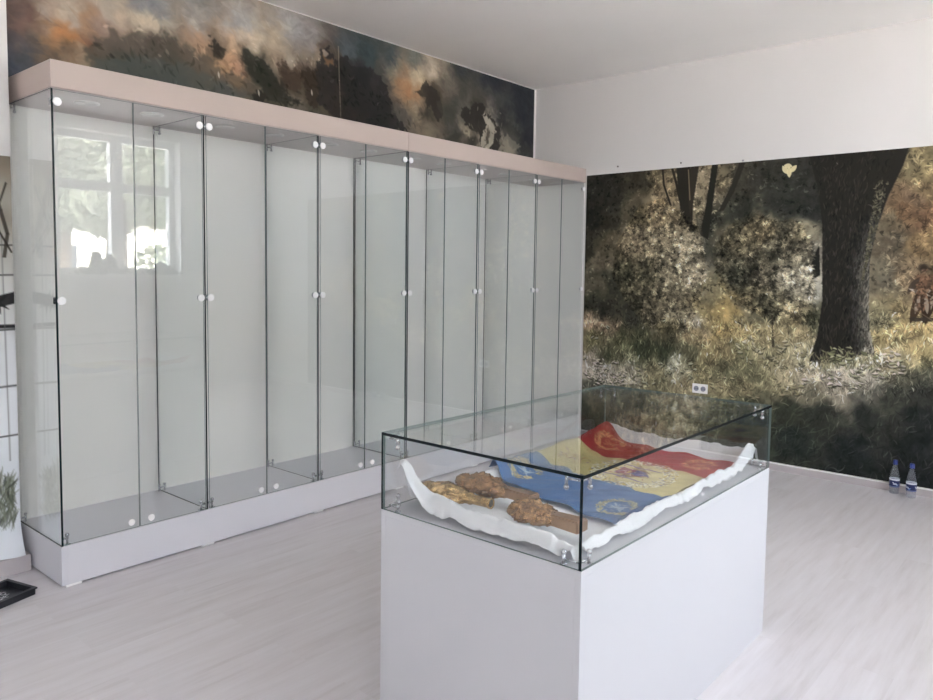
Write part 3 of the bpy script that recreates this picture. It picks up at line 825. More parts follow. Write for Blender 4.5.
def make_cabinet(right_end):
    W = 3 * UW
    t = thing('display_cabinet', '', 'display cabinet', (CX0, 0, 0), 0, 'row of glass display cabinets')
    D, z0, z1 = CD_, PL, CH - FA
    bm = B(); bx(bm, 0, W - 0.002, -D, 0, 0.0095, PL); obj('plinth', bm, M_PLINTH, t, 0.0012)
    for i in range(4):
        xa = min(max(i * UW, 0.05), W - 0.05)
        bm = B(); bx(bm, xa - 0.033, xa + 0.033, -D + 0.001, -D + 0.06, 0, 0.0097); obj('foot', bm, M_DISC, t, 0.001)
        bm = B(); bx(bm, xa - 0.033, xa + 0.033, -0.08, -0.02, 0, 0.0097); obj('foot', bm, M_DISC, t, 0.001)
    bm = B(); bx(bm, 0, W - 0.002, -D - 0.006, 0, z1, CH); obj('top_box', bm, M_FASC, t, 0.0012)
    bm = B(); bx(bm, 0.001, W - 0.003, -0.018, 0, PL, z1); obj('back_panel', bm, M_BACK, t)
    bm = B(); bx(bm, 0.004, W - 0.006, -D + 0.004, -0.018, z1 - 0.003, z1 - 0.0002); obj('ceiling_board', bm, M_CEILB, t)
    xs = [0.001, UW - 0.004, 2 * UW - 0.004, W - 0.010]
    for i, xp in enumerate(xs):
        if i == 3 and right_end:
            bm = B(); bx(bm, xp - 0.006, xp + 0.008, -D + 0.0005, -0.019, PL + 0.001, z1 - 0.0035); obj('end_panel', bm, M_BACK, t)  # white in place of glass, put in to brighten the last bay
            continue
        g = pane('glass_partition' if i in (1, 2) else 'glass_end', xp, xp + 0.008, -D + (0.0075 if i in (1, 2) else 0.0005), -0.019, PL + 0.001, z1 - 0.0035, t, [M_GLASS, M_EDGE], 0)
        for up, zz in ((True, PL + 0.001), (False, z1 - 0.004)):
            for yy in (-0.05,):
                o = obj('glass_clamp', clamp_bm(up, {0: (1,), 3: (-1,)}.get(i, (-1, 1))), M_CHROME, g)
                o.location = (xp + 0.004, yy, zz)
    for i in range(3):
        for s, xa, xb in ((1, i * UW + 0.010, (i + 0.5) * UW - 0.002), (-1, (i + 0.5) * UW + 0.002, (i + 1) * UW - 0.011)):
            d = pane('door', xa, xb, -D, -D + 0.006, PL + 0.004, z1 - 0.006, t, [M_GLASS, M_EDGE2], 1)
            hx = xa + 0.012 if s == 1 else xb - 0.012
            pxm = i * UW + (0 if s == 1 else UW)
            for zz in (2.034, 1.221):
                bm = B(); cyl(bm, (0, -0.006, 0), (0, -0.0002, 0), 0.0165, 0.0175, 24)
                o = obj('hinge_cap', bm, M_DISC, d); o.location = (hx + s * 0.003, -D, zz)
                o = obj('hinge', chrome_hinge_bm(s), M_CHROME, d); o.location = (hx - s * 0.019, -D, zz)
            o = obj('bottom_hinge', foot_hinge_bm(s), M_CHROME, d); o.location = (hx - s * 0.012, -D, PL + 0.0005)
            kx = xb - 0.045 if s == 1 else xa + 0.045
            bm = B(); cyl(bm, (0, -0.016, 0), (0, -0.0002, 0), 0.0155, 0.009, 22)
            o = obj('knob', bm, M_DISC, d); o.location = (kx, -D, 0.217)
        for fx in (0.32, 0.76):
            bm = B()
            lathe(bm, [(0.052, 0.0), (0.052, -0.004), (0.040, -0.006), (0.036, -0.002), (0.0, -0.002)], 28)
            o = obj('spotlight', bm, M_SPOT, t); o.location = ((i + fx) * UW, -0.33, z1 - 0.003)
    return t
M_CEILB = pbr('cabinet_ceiling_board', rgb(205, 196, 194), 0.6, spec=0.2, var=0.01)
cabA = make_cabinet(False)
cabB = make_cabinet(True)
cabB.location.x = CX0 + 3 * UW
cabA['label'] = 'left three-bay glass display cabinet, nearest the barbed wire print, whose doors reflect the window'
cabB['label'] = 'right three-bay glass display cabinet that ends against the forest mural wall'

# ================================================================ LOW DISPLAY CASE
ccx, ccy = (PX0 + PX1) / 2, (PY0 + PY1) / 2
hx, hy = (PX1 - PX0) / 2, (PY1 - PY0) / 2
case = thing('display_case', 'low white display case with a glass hood standing in the middle of the floor', 'display case', (ccx, ccy, 0))
T = 0.018
bm = B(); bx(bm, -hx, hx, -hy, hy, H1 - T, H1); obj('top_board', bm, M_MELA, case, 0.0008)
for s in (-1, 1):
    bm = B(); bx(bm, -hx, hx, min(s * hy, s * (hy - T)), max(s * hy, s * (hy - T)), 0.0, H1 - T); obj('side_panel', bm, M_MELA, case, 0.0008)
    bm = B(); bx(bm, min(s * hx, s * (hx - T)) , max(s * hx, s * (hx - T)), -hy + T, hy - T, 0.0, H1 - T); obj('end_panel', bm, M_MELA, case, 0.0008)
g = 0.008
zt = H2 - 0.009
GP = []
for s in (-1, 1):
    a, b = sorted((s * hy, s * (hy - g)))
    GP.append(pane('glass_side', -hx, hx, a, b, H1 + 0.0005, zt, case, [M_GTOP, M_EDGE, M_EDGE2], 1, True))
    a, b = sorted((s * hx, s * (hx - g)))
    GP.append(pane('glass_end', a, b, -hy + g + 0.0004, hy - g - 0.0004, H1 + 0.0005, zt, case, [M_GTOP, M_EDGE, M_EDGE2], 0, True))
gt = pane('glass_top', -hx, hx, -hy, hy, zt + 0.0003, H2, case, [M_GTOP, M_EDGE, M_EDGE2], 2, True)
for sx in (-1, 1):
    for sy in (-1, 1):
        cx, cy = sx * (hx - g - 0.006), sy * (hy - g - 0.006)
        bm = B()
        for dx, dy in ((sx * 0.045, 0), (0, sy * 0.045)):
            p = (cx - dx, cy - dy)
            cyl(bm, (p[0], p[1], 0), (p[0], p[1], 0.026), 0.0042, seg=12)
            ball(bm, (p[0], p[1], 0.030), 0.0078, 2)
            cyl(bm, (p[0], p[1], 0.012), (cx - sx * 0.004, cy - sy * 0.004, 0.012), 0.003, seg=8)
            cyl(bm, (p[0], p[1], 0.0), (p[0], p[1], 0.003), 0.009, seg=14)
        o = obj('corner_clamp', bm, M_CHROME, case); o.location.z = H1 + 0.0005
        bm = B()
        for dx, dy in ((sx * 0.042, 0), (0, sy * 0.042)):
            p = (cx - dx, cy - dy)
            cyl(bm, (p[0], p[1], -0.028), (p[0], p[1], 0), 0.0042, seg=12)
            ball(bm, (p[0], p[1], -0.032), 0.0075, 2)
            cyl(bm, (p[0], p[1], -0.010), (cx - sx * 0.004, cy - sy * 0.004, -0.010), 0.003, seg=8)
        cyl(bm, (cx - sx * 0.01, cy - sy * 0.01, -0.004), (cx - sx * 0.01, cy - sy * 0.01, 0), 0.014, seg=18)
        o = obj('top_clamp', bm, M_CHROME, case); o.location.z = zt - 0.0003

# ---------------------------------------------------------------- tissue paper bed
def sm(a, b, x):
    t = np.clip((x - a) / (b - a), 0, 1)
    return t * t * (3 - 2 * t)
TX0, TX1, TY0, TY1 = PX0 + 0.030, PX1 - 0.030, PY0 + 0.036, PY1 - 0.030
def edge_bump(e, r=0.03, w=0.11):
    return np.where(e < r, 0.12 + 0.88 * sm(0, r, e), 1 - sm(r, w, e))
def wob(x, y, f, ph):
    return np.sin(x * f + ph) * 0.5 + np.sin(x * f * 2.3 + y * f * 1.7 + ph * 2) * 0.3 + np.sin(y * f * 3.1 + ph * 3) * 0.2
def tissue_z(x, y):
    z = np.full_like(x, 0.004)
    hl = 0.046 + 0.012 * wob(y, x, 16, 1.0) - 0.022 * sm(TY0 + 0.24, TY0, y) + 0.02 * sm(TY1 - 0.16, TY1, y)
    hf = 0.030 + 0.010 * wob(x, y, 13, 2.0) + 0.034 * sm(TX1 - 0.22, TX1 - 0.05, x) - 0.006 * sm(TX0 + 0.2, TX0, x)
    hr = 0.056 + 0.008 * wob(y, x, 14, 0.3) + 0.012 * sm(TY1 - 0.2, TY1, y)
    hb = 0.030 + 0.012 * wob(x, y, 12, 4.0) + 0.012 * sm(TX1 - 0.35, TX1, x)
    zl = hl * edge_bump(x - TX0, 0.026, 0.072); zf = hf * edge_bump(y - TY0, 0.016, 0.048)
    zr = hr * edge_bump(TX1 - x, 0.018, 0.06); zb = hb * edge_bump(TY1 - y)
    z = z + np.maximum(np.maximum(zl, zf), np.maximum(zr, zb))
    z = z + 0.105 * np.exp(-np.abs((x - TX0 - 0.004) / 0.040) ** 1.6 - np.abs((y - TY1 + 0.01) / 0.085) ** 2.2)
    z = z + 0.022 * np.exp(-(((x - TX1 + 0.05) / 0.085) ** 2 + ((y - TY0 - 0.015) / 0.032) ** 2))
    return z
def crumple(x, y):
    h, w = x.shape
    a = np.abs(fbm(h, w, 16, 3, 71) - 0.5)
    b = np.abs(fbm(h, w, 34, 2, 72) - 0.5)
    under = sm(-3.81, -3.76, x) * sm(-2.56, -2.66, x) * sm(-2.76, -2.72, y) * sm(-2.14, -2.19, y)   # pressed flat by the flag
    return (1 - 0.9 * under) * (np.clip(0.016 - 0.075 * a, -0.002, 1) * 0.45 + np.clip(0.009 - 0.04 * b, 0, 1) * 0.4)
bm = B()
NX, NY = 260, 150
us = np.linspace(0, 1, NX); vs = np.linspace(0, 1, NY)
U, V = np.meshgrid(us, vs)
X = TX0 + (TX1 - TX0) * U; Y = TY0 + (TY1 - TY0) * V
# ragged outline
X = X + 0.008 * wob(Y, X, 21, 1.3) * (np.clip(1 - np.minimum(U, 1 - U) * 12, 0, 1))
Y = Y + 0.008 * wob(X, Y, 19, 2.1) * (np.clip(1 - np.minimum(V, 1 - V) * 9, 0, 1))
Z = tissue_z(X, Y) + crumple(X, Y)
vv = [[bm.verts.new((X[j, i] - ccx, Y[j, i] - ccy, Z[j, i])) for i in range(NX)] for j in range(NY)]
for j in range(NY - 1):
    for i in range(NX - 1):
        f = bm.faces.new((vv[j][i], vv[j][i + 1], vv[j + 1][i + 1], vv[j + 1][i])); f.smooth = True
tis = obj('tissue_paper', bm, M_TISSUE, None, 0, (ccx, ccy, H1 + 0.001))
tag(tis, 'crumpled white tissue paper lining the inside of the glass hooded display case', 'tissue paper')

# ---------------------------------------------------------------- flag
cf = Canvas(270, 420)
u_ = cf.X / (cf.w - 1); v_ = cf.Y / (cf.h - 1)
bd = 0.012 * np.sin(v_ * 17) + 0.008 * np.sin(v_ * 39 + 1)
cf.a[:] = (72, 108, 154)
cf.blend(sm(0.355, 0.362, u_ + bd), (200, 186, 132))
cf.blend(sm(0.700, 0.707, u_ - bd * 0.8), (158, 44, 46))
cf.a *= (0.90 + 0.2 * fbm(cf.h, cf.w, 14, 4, 41))[..., None]
def wreath(sx, ty, rx, ry, col, inner):
    x, y = sx * cf.w, ty * cf.h
    for k in range(240):
        th = R_.uniform(0.35, 2 * math.pi - 0.35) - math.pi / 2 + math.pi
        rr = R_.uniform(0.74, 1.14)
        cf.stroke(x + rx * rr * math.cos(th), y + ry * rr * math.sin(th), math.atan2(ry * math.cos(th), -rx * math.sin(th)) + R_.choice([-0.6, 0.6]), R_.uniform(5, 10), R_.uniform(0.8, 1.6), np.array(col) * R_.uniform(0.75, 1.2), 0.85)
    for a_ in (0.7, 2.4):
        cf.stroke(x, y, a_, rx * 1.1, 2.2, inner, 0.85)
    cf.stroke(x, y, 1.57, ry * 1.1, 2.4, inner, 0.85)
    cf.stroke(x, y + ry * 0.3, 0, rx * 0.9, 2.0, inner, 0.8, 0.25)
    for k in range(26):
        cf.stroke(x + R_.normal(0, rx * 0.3), y + R_.normal(0, ry * 0.3), R_.uniform(0, 3.1), R_.uniform(4, 9), 1.3, np.array(inner) * R_.uniform(0.7, 1.1), 0.7)
wreath(0.155, 0.15, 34, 25, (190, 172, 128), (176, 190, 204))
wreath(0.150, 0.84, 34, 25, (176, 166, 128), (160, 176, 190))
wreath(0.870, 0.16, 34, 25, (206, 150, 102), (196, 130, 92))
wreath(0.870, 0.82, 34, 25, (206, 150, 104), (196, 130, 94))
# central arms: ring of lettering-like ticks, spread wings, quartered shield, ribbon
ex, ey = 0.545 * cf.w, 0.60 * cf.h
cf.blob(ex, ey, 78, 66, (214, 204, 168), 0.45, 0, 2)
for k in range(1500):
    th = R_.uniform(0.0, 2 * math.pi)
    rr = R_.choice([0.80, 0.90, 1.0, 1.08]) + R_.normal(0, 0.018)
    cf.stroke(ex + 76 * rr * math.cos(th), ey + 64 * rr * math.sin(th), th + 1.57 * (k % 2), R_.uniform(3, 8), R_.uniform(0.8, 1.6), ((238, 236, 226), (238, 236, 226), (120, 112, 128), (196, 168, 84))[R_.integers(4)], 0.85)
for sgn in (-1, 1):
    for k in range(9):
        cf.stroke(ex + sgn * (14 + k * 2.8), ey + 8 + k * -1.0, 1.57 + sgn * (0.25 + k * 0.07), 50 - k * 2, 2.0, ((166, 140, 92), (138, 112, 84))[k % 2], 0.8)
cf.poly([(ex - 18, ey - 26), (ex + 18, ey - 26), (ex + 18, ey + 12), (ex, ey + 30), (ex - 18, ey + 12)], (146, 74, 96), 1, 0.9)
cf.poly([(ex - 18, ey + 0), (ex + 18, ey + 0), (ex + 15, ey + 14), (ex, ey + 30), (ex - 15, ey + 14)], (88, 92, 146), 1, 0.9)
cf.stroke(ex, ey - 8, 0, 22, 3, (206, 184, 104), 0.9)
cf.stroke(ex, ey - 38, 1.57, 24, 5, (176, 140, 78), 0.9)
for sgn in (-1, 1):
    cf.line([(ex + sgn * 34, ey - 40), (ex + sgn * 33, ey + 36)], 2.6, (112, 92, 150), 0.7)
cf.line([(ex - 34, ey - 40), (ex + 34, ey - 40)], 2.0, (112, 92, 150), 0.6)
for k in range(90):
    cf.stroke(ex + R_.normal(0, 24), ey + R_.normal(0, 22), R_.uniform(0, 3.1), R_.uniform(4, 12), R_.uniform(0.8, 1.6), ((232, 226, 206), (96, 84, 140), (150, 70, 84), (180, 150, 90))[R_.integers(4)], 0.7)
for k in range(70):
    cf.stroke(ex - 8 + R_.normal(0, 16), 0.17 * cf.h + R_.normal(0, 16), R_.uniform(0, 3.1), R_.uniform(5, 12), R_.uniform(1, 2), ((176, 110, 84), (186, 160, 80), (128, 92, 146), (150, 130, 90))[R_.integers(4)], 0.7)
FBL, FFL, FFR, FBR = (-3.385, -2.150), (-3.570, -2.762), (-2.625, -2.742), (-2.606, -2.172)
fcx, fcy = -3.05, -2.46
def pos_flag(u, v):
    # u runs blue to red, v runs back (0) to front (1)
    x = (FBL[0] * (1 - u) + FBR[0] * u) * (1 - v) + (FFL[0] * (1 - u) + FFR[0] * u) * v
    y = (FBL[1] * (1 - u) + FBR[1] * u) * (1 - v) + (FFL[1] * (1 - u) + FFR[1] * u) * v
    x = x + 0.010 * np.sin(v * 21 + 0.5) * (np.clip(1 - u * 10, 0, 1) + np.clip(1 - (1 - u) * 10, 0, 1))
    z = np.maximum(tissue_z(x, y) + 0.003, 0.008)
    z = z + 0.0115 + 0.004 * wob(x * 1.2 + y * 0.4, y, 15, 0.4) + 0.0025 * wob(y + x * 0.5, x, 31, 1.9)
    z = z + 0.028 * np.exp(-(((x + 2.60) / 0.09) ** 2 + ((y + 2.18) / 0.09) ** 2)) + 0.014 * np.exp(-((y + 2.17) / 0.08) ** 2)
    return np.stack([x - fcx, y - fcy, z], -1)
flag = painted_grid('military_flag', cf, pos_flag, M_FLAG, None, 1.0, True)
flag.location = (fcx, fcy, H1 + 0.001)
tag(flag, 'blue, yellow and red flag with gold wreaths spread inside the display case', 'flag')

# ---------------------------------------------------------------- gilded finials
def lump_bm(L, R, seed, mi=0):
    """Swelling embossed body along -y: two folded wings over a tapering breast."""
    bm = B()
    rings = []
    n, seg = 60, 64
    for i in range(n + 1):
        t = i / n
        r = R * (math.sin(math.pi * min(1, t * 0.92 + 0.06)) ** 0.6) * (1.0 - 0.42 * t) + 0.002
        ring = []
        for k in range(seg):
            th = 2 * math.pi * k / seg
            p = Vector((math.cos(th), t * 5.0, math.sin(th)))
            d = mnoise.fractal(p * 1.7 + Vector((seed, seed * 2, 0)), 0.8, 2.2, 6) * 0.42
            feather = 0.09 * abs(math.sin(t * 24 + 2.2 * abs(math.cos(th)) * 3))
            wing = 0.30 * max(0, abs(math.cos(th)) - 0.45) * math.sin(math.pi * min(1, t * 1.25))
            rr = r * (1 + d + feather + wing)
            z = math.sin(th) * rr * 0.72
            ring.append(bm.verts.new((math.cos(th) * rr * 1.12, -t * L, z)))
        rings.append(ring)
    for a, b in zip(rings, rings[1:]):
        for k in range(seg):
            f = bm.faces.new((a[k], a[(k + 1) % seg], b[(k + 1) % seg], b[k])); f.smooth = True
    bm.faces.new(rings[0]); bm.faces.new(rings[-1][::-1])
    return bm
def finial(label, loc, rz, L, R, seed, mb, ms, tube_r, tube_l, boxy=False, tilt=0.0):
    t = thing('flagpole_finial', label, 'finial', loc, rz, 'gilded flagpole finials')
    t.rotation_euler = (tilt, 0, rz)
    obj('ornament', lump_bm(L, R, seed), mb, t)
    bm = B()
    y0 = -L * 0.86
    if boxy:
        vs_ = []
        for y, w, h in ((y0 + 0.02, tube_r * 0.95, tube_r * 0.72), (y0 - tube_l, tube_r * 1.25, tube_r * 0.8)):
            vs_.append([bm.verts.new((a * w, y, b * h)) for a, b in ((-1, -1), (1, -1), (1, 1), (-1, 1))])
        for k in range(4):
            bm.faces.new((vs_[0][k], vs_[0][(k + 1) % 4], vs_[1][(k + 1) % 4], vs_[1][k]))
        bm.faces.new(vs_[0]); bm.faces.new(vs_[1][::-1])
        bmesh.ops.bevel(bm, geom=bm.edges[:], offset=0.004, segments=2, affect='EDGES')
        obj('socket', bm, ms, t)
    else:
        r = tube_r
        pr = [(r * 0.9, 0.02), (r, 0.0), (r * 1.25, -0.006), (r * 1.25, -0.014), (r, -0.018), (r, -tube_l + 0.01), (r * 1.12, -tube_l + 0.006), (r * 1.12, -tube_l), (r * 0.86, -tube_l), (r * 0.82, -tube_l + 0.05)]
        rg = []
        for q, y in pr:
            rg.append([bm.verts.new((q * math.cos(2 * math.pi * k / 24), y0 + y, q * math.sin(2 * math.pi * k / 24))) for k in range(24)])
        for a, b in zip(rg, rg[1:]):
            for k in range(24):
                f = bm.faces.new((a[k], a[(k + 1) % 24], b[(k + 1) % 24], b[k])); f.smooth = True
        bm.faces.new(rg[-1])
        s = obj('socket', bm, ms, t)
        bm = B(); cyl(bm, (0, y0 - tube_l + 0.03, 0), (0, y0 - tube_l + 0.002, 0), r * 0.84, seg=24)
        obj('socket_mouth', bm, M_DARK, s)  # dark plug stands in for the shade inside the open tube
    return t
zt0 = H1 + 0.001
finial('shiny gold finial with a dark open tube end, nearest the raised tissue corner', (-3.731, -2.160, zt0 + 0.047), 0.06, 0.210, 0.042, 3.1, M_GOLD, M_GOLD, 0.0145, 0.085)
finial('brown and gold finial behind the shiny gold one, against the blue edge of the flag', (-3.584, -2.195, zt0 + 0.049), -0.04, 0.225, 0.045, 8.4, M_BRONZE, M_BRONZE2, 0.019, 0.11, True)
finial('dark bronze finial with a square socket, nearest the front glass corner', (-3.700, -2.490, zt0 + 0.049), -0.03, 0.170, 0.046, 14.2, M_BRONZE, M_BRONZE2, 0.0215, 0.09, True)

# ================================================================ SMALL THINGS
def make_bottle():
    t = thing('water_bottle', '', 'bottle', (0, 0, 0), 0, 'small water bottles on the floor by the forest mural')
    bm = B()
    lathe(bm, [(0.0, 0.004), (0.022, 0.003), (0.027, 0.0), (0.0305, 0.006), (0.031, 0.012), (0.0295, 0.02), (0.031, 0.028), (0.0295, 0.036), (0.031, 0.044), (0.031, 0.098), (0.0315, 0.102), (0.030, 0.108), (0.0285, 0.118), (0.024, 0.140), (0.0185, 0.162), (0.0135, 0.180), (0.0125, 0.190), (0.0125, 0.2)], 32)
    obj('bottle_body', bm, M_PET, t)
    bm = B()
    lathe(bm, [(0.0, 0.2165), (0.0125, 0.2165), (0.0145, 0.2145), (0.0145, 0.1925), (0.0150, 0.1915), (0.0150, 0.188), (0.0127, 0.188)], 30)
    obj('cap', bm, M_CAPBLUE, t)
    cl = Canvas(40, 130)
    cl.a[:] = (38, 48, 96)
    cl.poly([(0, 0), (130, 0), (130, 9), (0, 7)], (226, 230, 238), 1)
    for k in range(3):
        xx = 22 + k * 43
        cl.stroke(xx, 23, 0.2, 22, 4, (206, 214, 230), 0.9, 0.3)
        cl.stroke(xx + 8, 28, -0.5, 16, 2.5, (120, 150, 206), 0.9)
        cl.stroke(xx - 9, 19, 0.8, 12, 2.5, (230, 232, 238), 0.9)
    cl.line([(0, 36), (130, 36)], 1.2, (150, 160, 196))
    painted_grid('label', cl, lambda u, v: np.stack([0.0318 * np.cos(u * 2 * np.pi), 0.0318 * np.sin(u * 2 * np.pi), 0.098 - 0.054 * v], -1), M_LABEL, t, 1.0, True)
    return t
b1 = make_bottle(); b1.scale = (0.9, 0.9, 0.97); b1.location = (-0.062, -2.797, 0.0); b1.rotation_euler = (0, 0, 0.4)
b2 = copy_tree(b1); b2.location = (-0.095, -2.893, 0.0); b2.rotation_euler = (0, 0, 1.5)
b1['label'] = 'left clear bottle with a blue cap, on the floor right against the forest mural baseboard'
b2['label'] = 'right clear bottle with a blue cap, standing slightly further out from the baseboard'

sk = thing('wall_socket', 'white double wall socket set into the forest mural, above the display case', 'wall socket', (-0.004, -1.517, 0.508))
bm = B(); bx(bm, -0.011, 0, -0.057, 0.057, -0.035, 0.035); obj('cover_plate', bm, M_DISC, sk, 0.003)
M_SOCK = pbr('grey_socket_well', rgb(150, 152, 166), 0.4, var=0.05)
for s in (-1, 1):
    bm = B()
    cyl(bm, (-0.0125, s * 0.026, 0), (-0.0108, s * 0.026, 0), 0.019, seg=24)
    w = obj('socket_well', bm, M_SOCK, sk)
    bm = B()
    for q in (-0.0085, 0.0085):
        cyl(bm, (-0.0132, s * 0.026 + q, 0), (-0.0126, s * 0.026 + q, 0), 0.0035, seg=10)
    obj('pin_hole', bm, M_DARK, w)  # flat dark discs paint the shade of the pin holes

tray = thing('black_tray', 'shallow black tray with a pale floral print on the floor at the left edge', 'tray', (-4.44, -0.435, 0), 0.29)
bm = B()
a, b, h, wl = 0.145, 0.088, 0.030, 0.010
bx(bm, -a, a, -b, b, 0, 0.006)
bx(bm, -a, a, -b, -b + wl, 0.006, h); bx(bm, -a, a, b - wl, b, 0.006, h)
bx(bm, -a, -a + wl, -b + wl, b - wl, 0.006, h); bx(bm, a - wl, a, -b + wl, b - wl, 0.006, h)
bx(bm, -a - 0.006, a + 0.006, -b - 0.006, -b, h - 0.006, h); bx(bm, -a - 0.006, a + 0.006, b, b + 0.006, h - 0.006, h)
bx(bm, -a - 0.006, -a, -b, b, h - 0.006, h); bx(bm, a, a + 0.006, -b, b, h - 0.006, h)
obj('tray_body', bm, M_BLACKTRAY, tray)
bm = B()
rr = random.Random(5)
for k in range(26):
    cx, cy, r0, t0 = rr.uniform(-0.09, 0.09), rr.uniform(-0.05, 0.05), rr.uniform(0.008, 0.02), rr.uniform(0, 6.2)
    pts = [(cx + r0 * (1 - j * 0.07) * math.cos(t0 + j * 0.5), cy + r0 * (1 - j * 0.07) * math.sin(t0 + j * 0.5)) for j in range(8)]
    for (xa, ya), (xb, yb) in zip(pts, pts[1:]):
        nx, ny = -(yb - ya), xb - xa
        q = 0.0022 / max(1e-6, math.hypot(nx, ny))
        bm.faces.new([bm.verts.new((xa + nx * q, ya + ny * q, 0.0068)), bm.verts.new((xa - nx * q, ya - ny * q, 0.0068)), bm.verts.new((xb - nx * q, yb - ny * q, 0.0068)), bm.verts.new((xb + nx * q, yb + ny * q, 0.0068))])
obj('floral_print', bm, M_TRAYPAT, tray)

# ================================================================ BEYOND THE WINDOWS (seen mirrored in the cabinet doors)
bm = B(); bx(bm, -40, 40, -45, ROOM_Y0 - 0.31, -0.9, -0.6); struct('ground', bm, M_GROUND)  # unseen ground, made pale to bounce light up to the ceiling
def foliage_bm(blobs, seed, leaf):
    bm = B()
    r = random.Random(seed)
    for c, rad in blobs:
        n = int(rad * rad * 1400)
        for _ in range(n):
            d = Vector((r.gauss(0, 1), r.gauss(0, 1), r.gauss(0, 1))).normalized() * rad * r.uniform(0.6, 1.0) ** 0.5
            p = Vector(c) + d
            u = Vector((r.gauss(0, 1), r.gauss(0, 1), r.gauss(0, 1))).normalized()
            w = u.orthogonal().normalized()
            s = leaf * r.uniform(0.6, 1.4)
            bm.faces.new([bm.verts.new(p + u * s), bm.verts.new(p + w * s * 0.5), bm.verts.new(p - u * s), bm.verts.new(p - w * s * 0.5)])
    return bm
def tree(label, x, y, h, r, seed):
    t = thing('tree', label, 'tree', (x, y, -0.6), 0, 'trees outside the window')
    bm = B(); cyl(bm, (0, 0, 0), (0.1, 0, h * 0.75), 0.22, 0.10, 14); obj('trunk', bm, M_BARK, t)
    q = random.Random(seed)
    bl = [((q.uniform(-r, r) * 0.8, q.uniform(-r, r) * 0.7, h * 0.75 + q.uniform(-0.5, 0.6) * r), r * q.uniform(0.45, 0.7)) for _ in range(9)]
    obj('crown', foliage_bm(bl, seed, 0.16), M_LEAF, t)
tree('leafy tree outside the window, its crown mirrored high in the left cabinet doors', 0.8, -13.0, 5.4, 1.75, 1)
tree('leafy tree with a bare trunk outside the window, middle one of the row', 3.9, -17.0, 6.2, 1.7, 2)
tree('small leafy tree standing apart outside the left end of the window', -3.6, -14.5, 5.6, 1.6, 3)
tree('taller leafy tree standing furthest back, behind the row outside the window', 6.2, -22.5, 7.6, 2.3, 5)
def shrub(label, x, y, h, r, seed):
    t = thing('shrub', label, 'shrub', (x, y, -0.6), 0, 'shrubs outside the window')
    q = random.Random(seed)
    bm = B()
    for _ in range(7):
        cyl(bm, (0, 0, 0), (q.uniform(-r, r) * 0.6, q.uniform(-r, r) * 0.6, h * 0.7), 0.02, 0.01, 8)
    obj('stem', bm, M_BARK, t)
    obj('foliage', foliage_bm([((q.uniform(-r, r) * 0.6, q.uniform(-r, r) * 0.5, h * q.uniform(0.45, 0.85)), r * q.uniform(0.45, 0.6)) for _ in range(8)], seed, 0.07), M_LEAF, t)
shrub('round green shrub outside the window, in front of the trees', 1.25, -9.6, 2.3, 0.75, 12)
shrub('smaller green shrub outside the window, nearest the glass', -0.5, -8.4, 2.1, 0.5, 13)
hb = thing('house', 'pale house across the pale ground, mirrored in the left cabinet doors', 'house', (11.5, -34, -0.6))
bm = B(); bx(bm, -5, 5, -3, 3, 0, 4.0); obj('house_wall', bm, M_STUCCO, hb)
bm = B()
v = [bm.verts.new(p) for p in ((-5.4, -3.4, 4.0), (5.4, -3.4, 4.0), (5.4, 3.4, 4.0), (-5.4, 3.4, 4.0), (-4.4, 0, 5.8), (4.4, 0, 5.8))]
for q in ((0, 1, 5, 4), (1, 2, 5), (2, 3, 4, 5), (3, 0, 4), (3, 2, 1, 0)):
    bm.faces.new([v[i] for i in q])
obj('house_roof', bm, M_ROOF, hb)
for xx in (-3.4, -1.1, 1.2, 3.5):
    bm = B(); bx(bm, xx - 0.5, xx + 0.5, 3.0, 3.04, 1.4, 2.9); obj('house_window', bm, M_DWIN, hb)
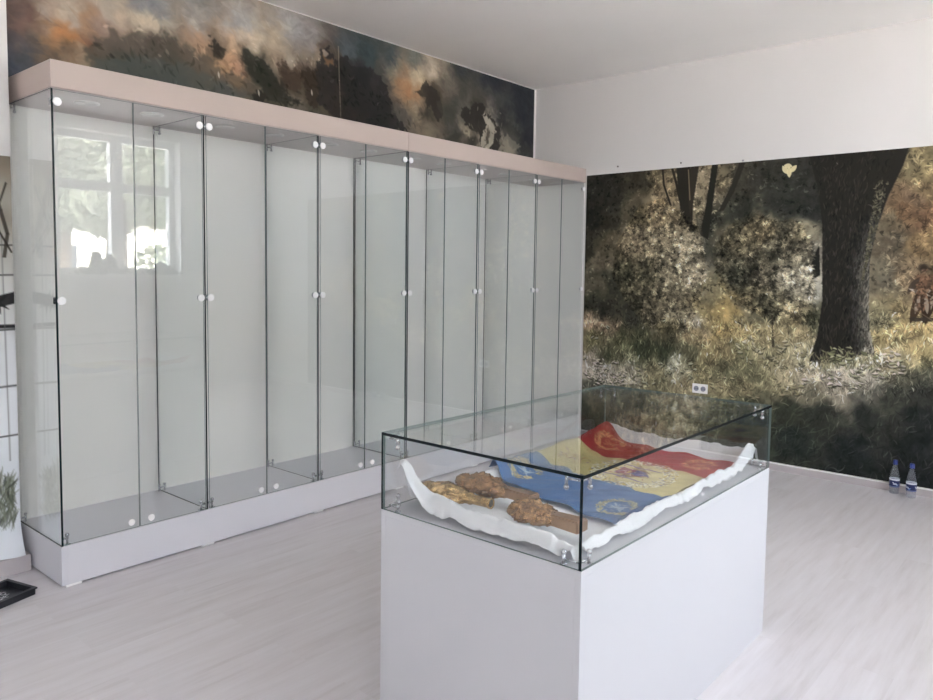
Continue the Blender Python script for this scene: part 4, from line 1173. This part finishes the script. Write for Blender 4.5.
def plant(label, x, y, wd, ht, seed):
    t = thing('potted_plant', label, 'plant', (x, y, WZ0 + 0.001), 0, 'plants on the window sill')
    bm = B(); lathe(bm, [(0, 0), (0.045, 0), (0.058, 0.06), (0.054, 0.064), (0.05, 0.055), (0, 0.055)], 24); obj('pot', bm, M_POT, t)
    q = random.Random(seed)
    bm = B()
    for _ in range(900):
        u = q.gauss(0, 0.42); top = ht * math.exp(-(u * 1.25) ** 2) * (0.75 + 0.35 * math.sin(u * 9 + seed))
        p = Vector((u * wd, q.uniform(-0.055, 0.07), q.uniform(0.0, 1.0) ** 0.7 * max(top, 0.02) + 0.012))
        d = Vector((q.gauss(0, 1), q.gauss(0, 1), q.gauss(0, 1))).normalized(); w = d.orthogonal().normalized(); k = 0.026
        vs_ = [p + d * k, p + w * k * 0.6, p - d * k, p - w * k * 0.6]
        for v_ in vs_:
            v_.z = max(v_.z, 0.003)
        bm.faces.new([bm.verts.new(v_) for v_ in vs_])
    obj('foliage', bm, M_HLEAF, t)
plant('bushy potted plant on the window sill, tallest of the pair', -2.0, ROOM_Y0 + 0.075, 0.22, 0.22, 4)
plant('low trailing potted plant on the window sill, nearer the forest mural', -1.34, ROOM_Y0 + 0.075, 0.15, 0.11, 9)

# ================================================================ LIGHT
w = bpy.data.worlds.new('daylight')
SC.world = w
w.use_nodes = True
nt = w.node_tree
nt.nodes.clear()
wo = nt.nodes.new('ShaderNodeOutputWorld')
bg = nt.nodes.new('ShaderNodeBackground')
bg.inputs['Color'].default_value = (0.85, 0.92, 1.0, 1)
bg.inputs['Strength'].default_value = SKY
nt.links.new(bg.outputs[0], wo.inputs[0])
for a, b in WINS:
    ld = bpy.data.lights.new('window_portal', 'AREA')
    ld.shape = 'RECTANGLE'; ld.size = b - a; ld.size_y = WZ1 - WZ0
    ld.cycles.is_portal = True
    lo = bpy.data.objects.new('window_portal', ld)
    COL.objects.link(lo)
    lo.location = ((a + b) / 2, ROOM_Y0 - 0.26, (WZ0 + WZ1) / 2)
    lo.rotation_euler = (math.radians(90), 0, 0)   # faces +y, into the room

sl = bpy.data.lights.new('sun', 'SUN')
sl.energy = 32.0; sl.angle = 0.02; sl.color = (1.0, 0.97, 0.93)
so = bpy.data.objects.new('sun', sl)
COL.objects.link(so)
so.location = (0, 6, 12)
so.rotation_euler = (math.radians(-38), 0, math.radians(12))   # over the roof, away from the windows
SC.view_settings.view_transform = 'Standard'
SC.view_settings.look = 'None'
SC.view_settings.exposure = EXPO
cy = SC.cycles
cy.max_bounces = 14
cy.diffuse_bounces = 6
cy.glossy_bounces = 8
cy.transmission_bounces = 8
cy.transparent_max_bounces = 64
cy.caustics_reflective = False
cy.caustics_refractive = False
cy.use_denoising = True
cy.sample_clamp_indirect = 8.0
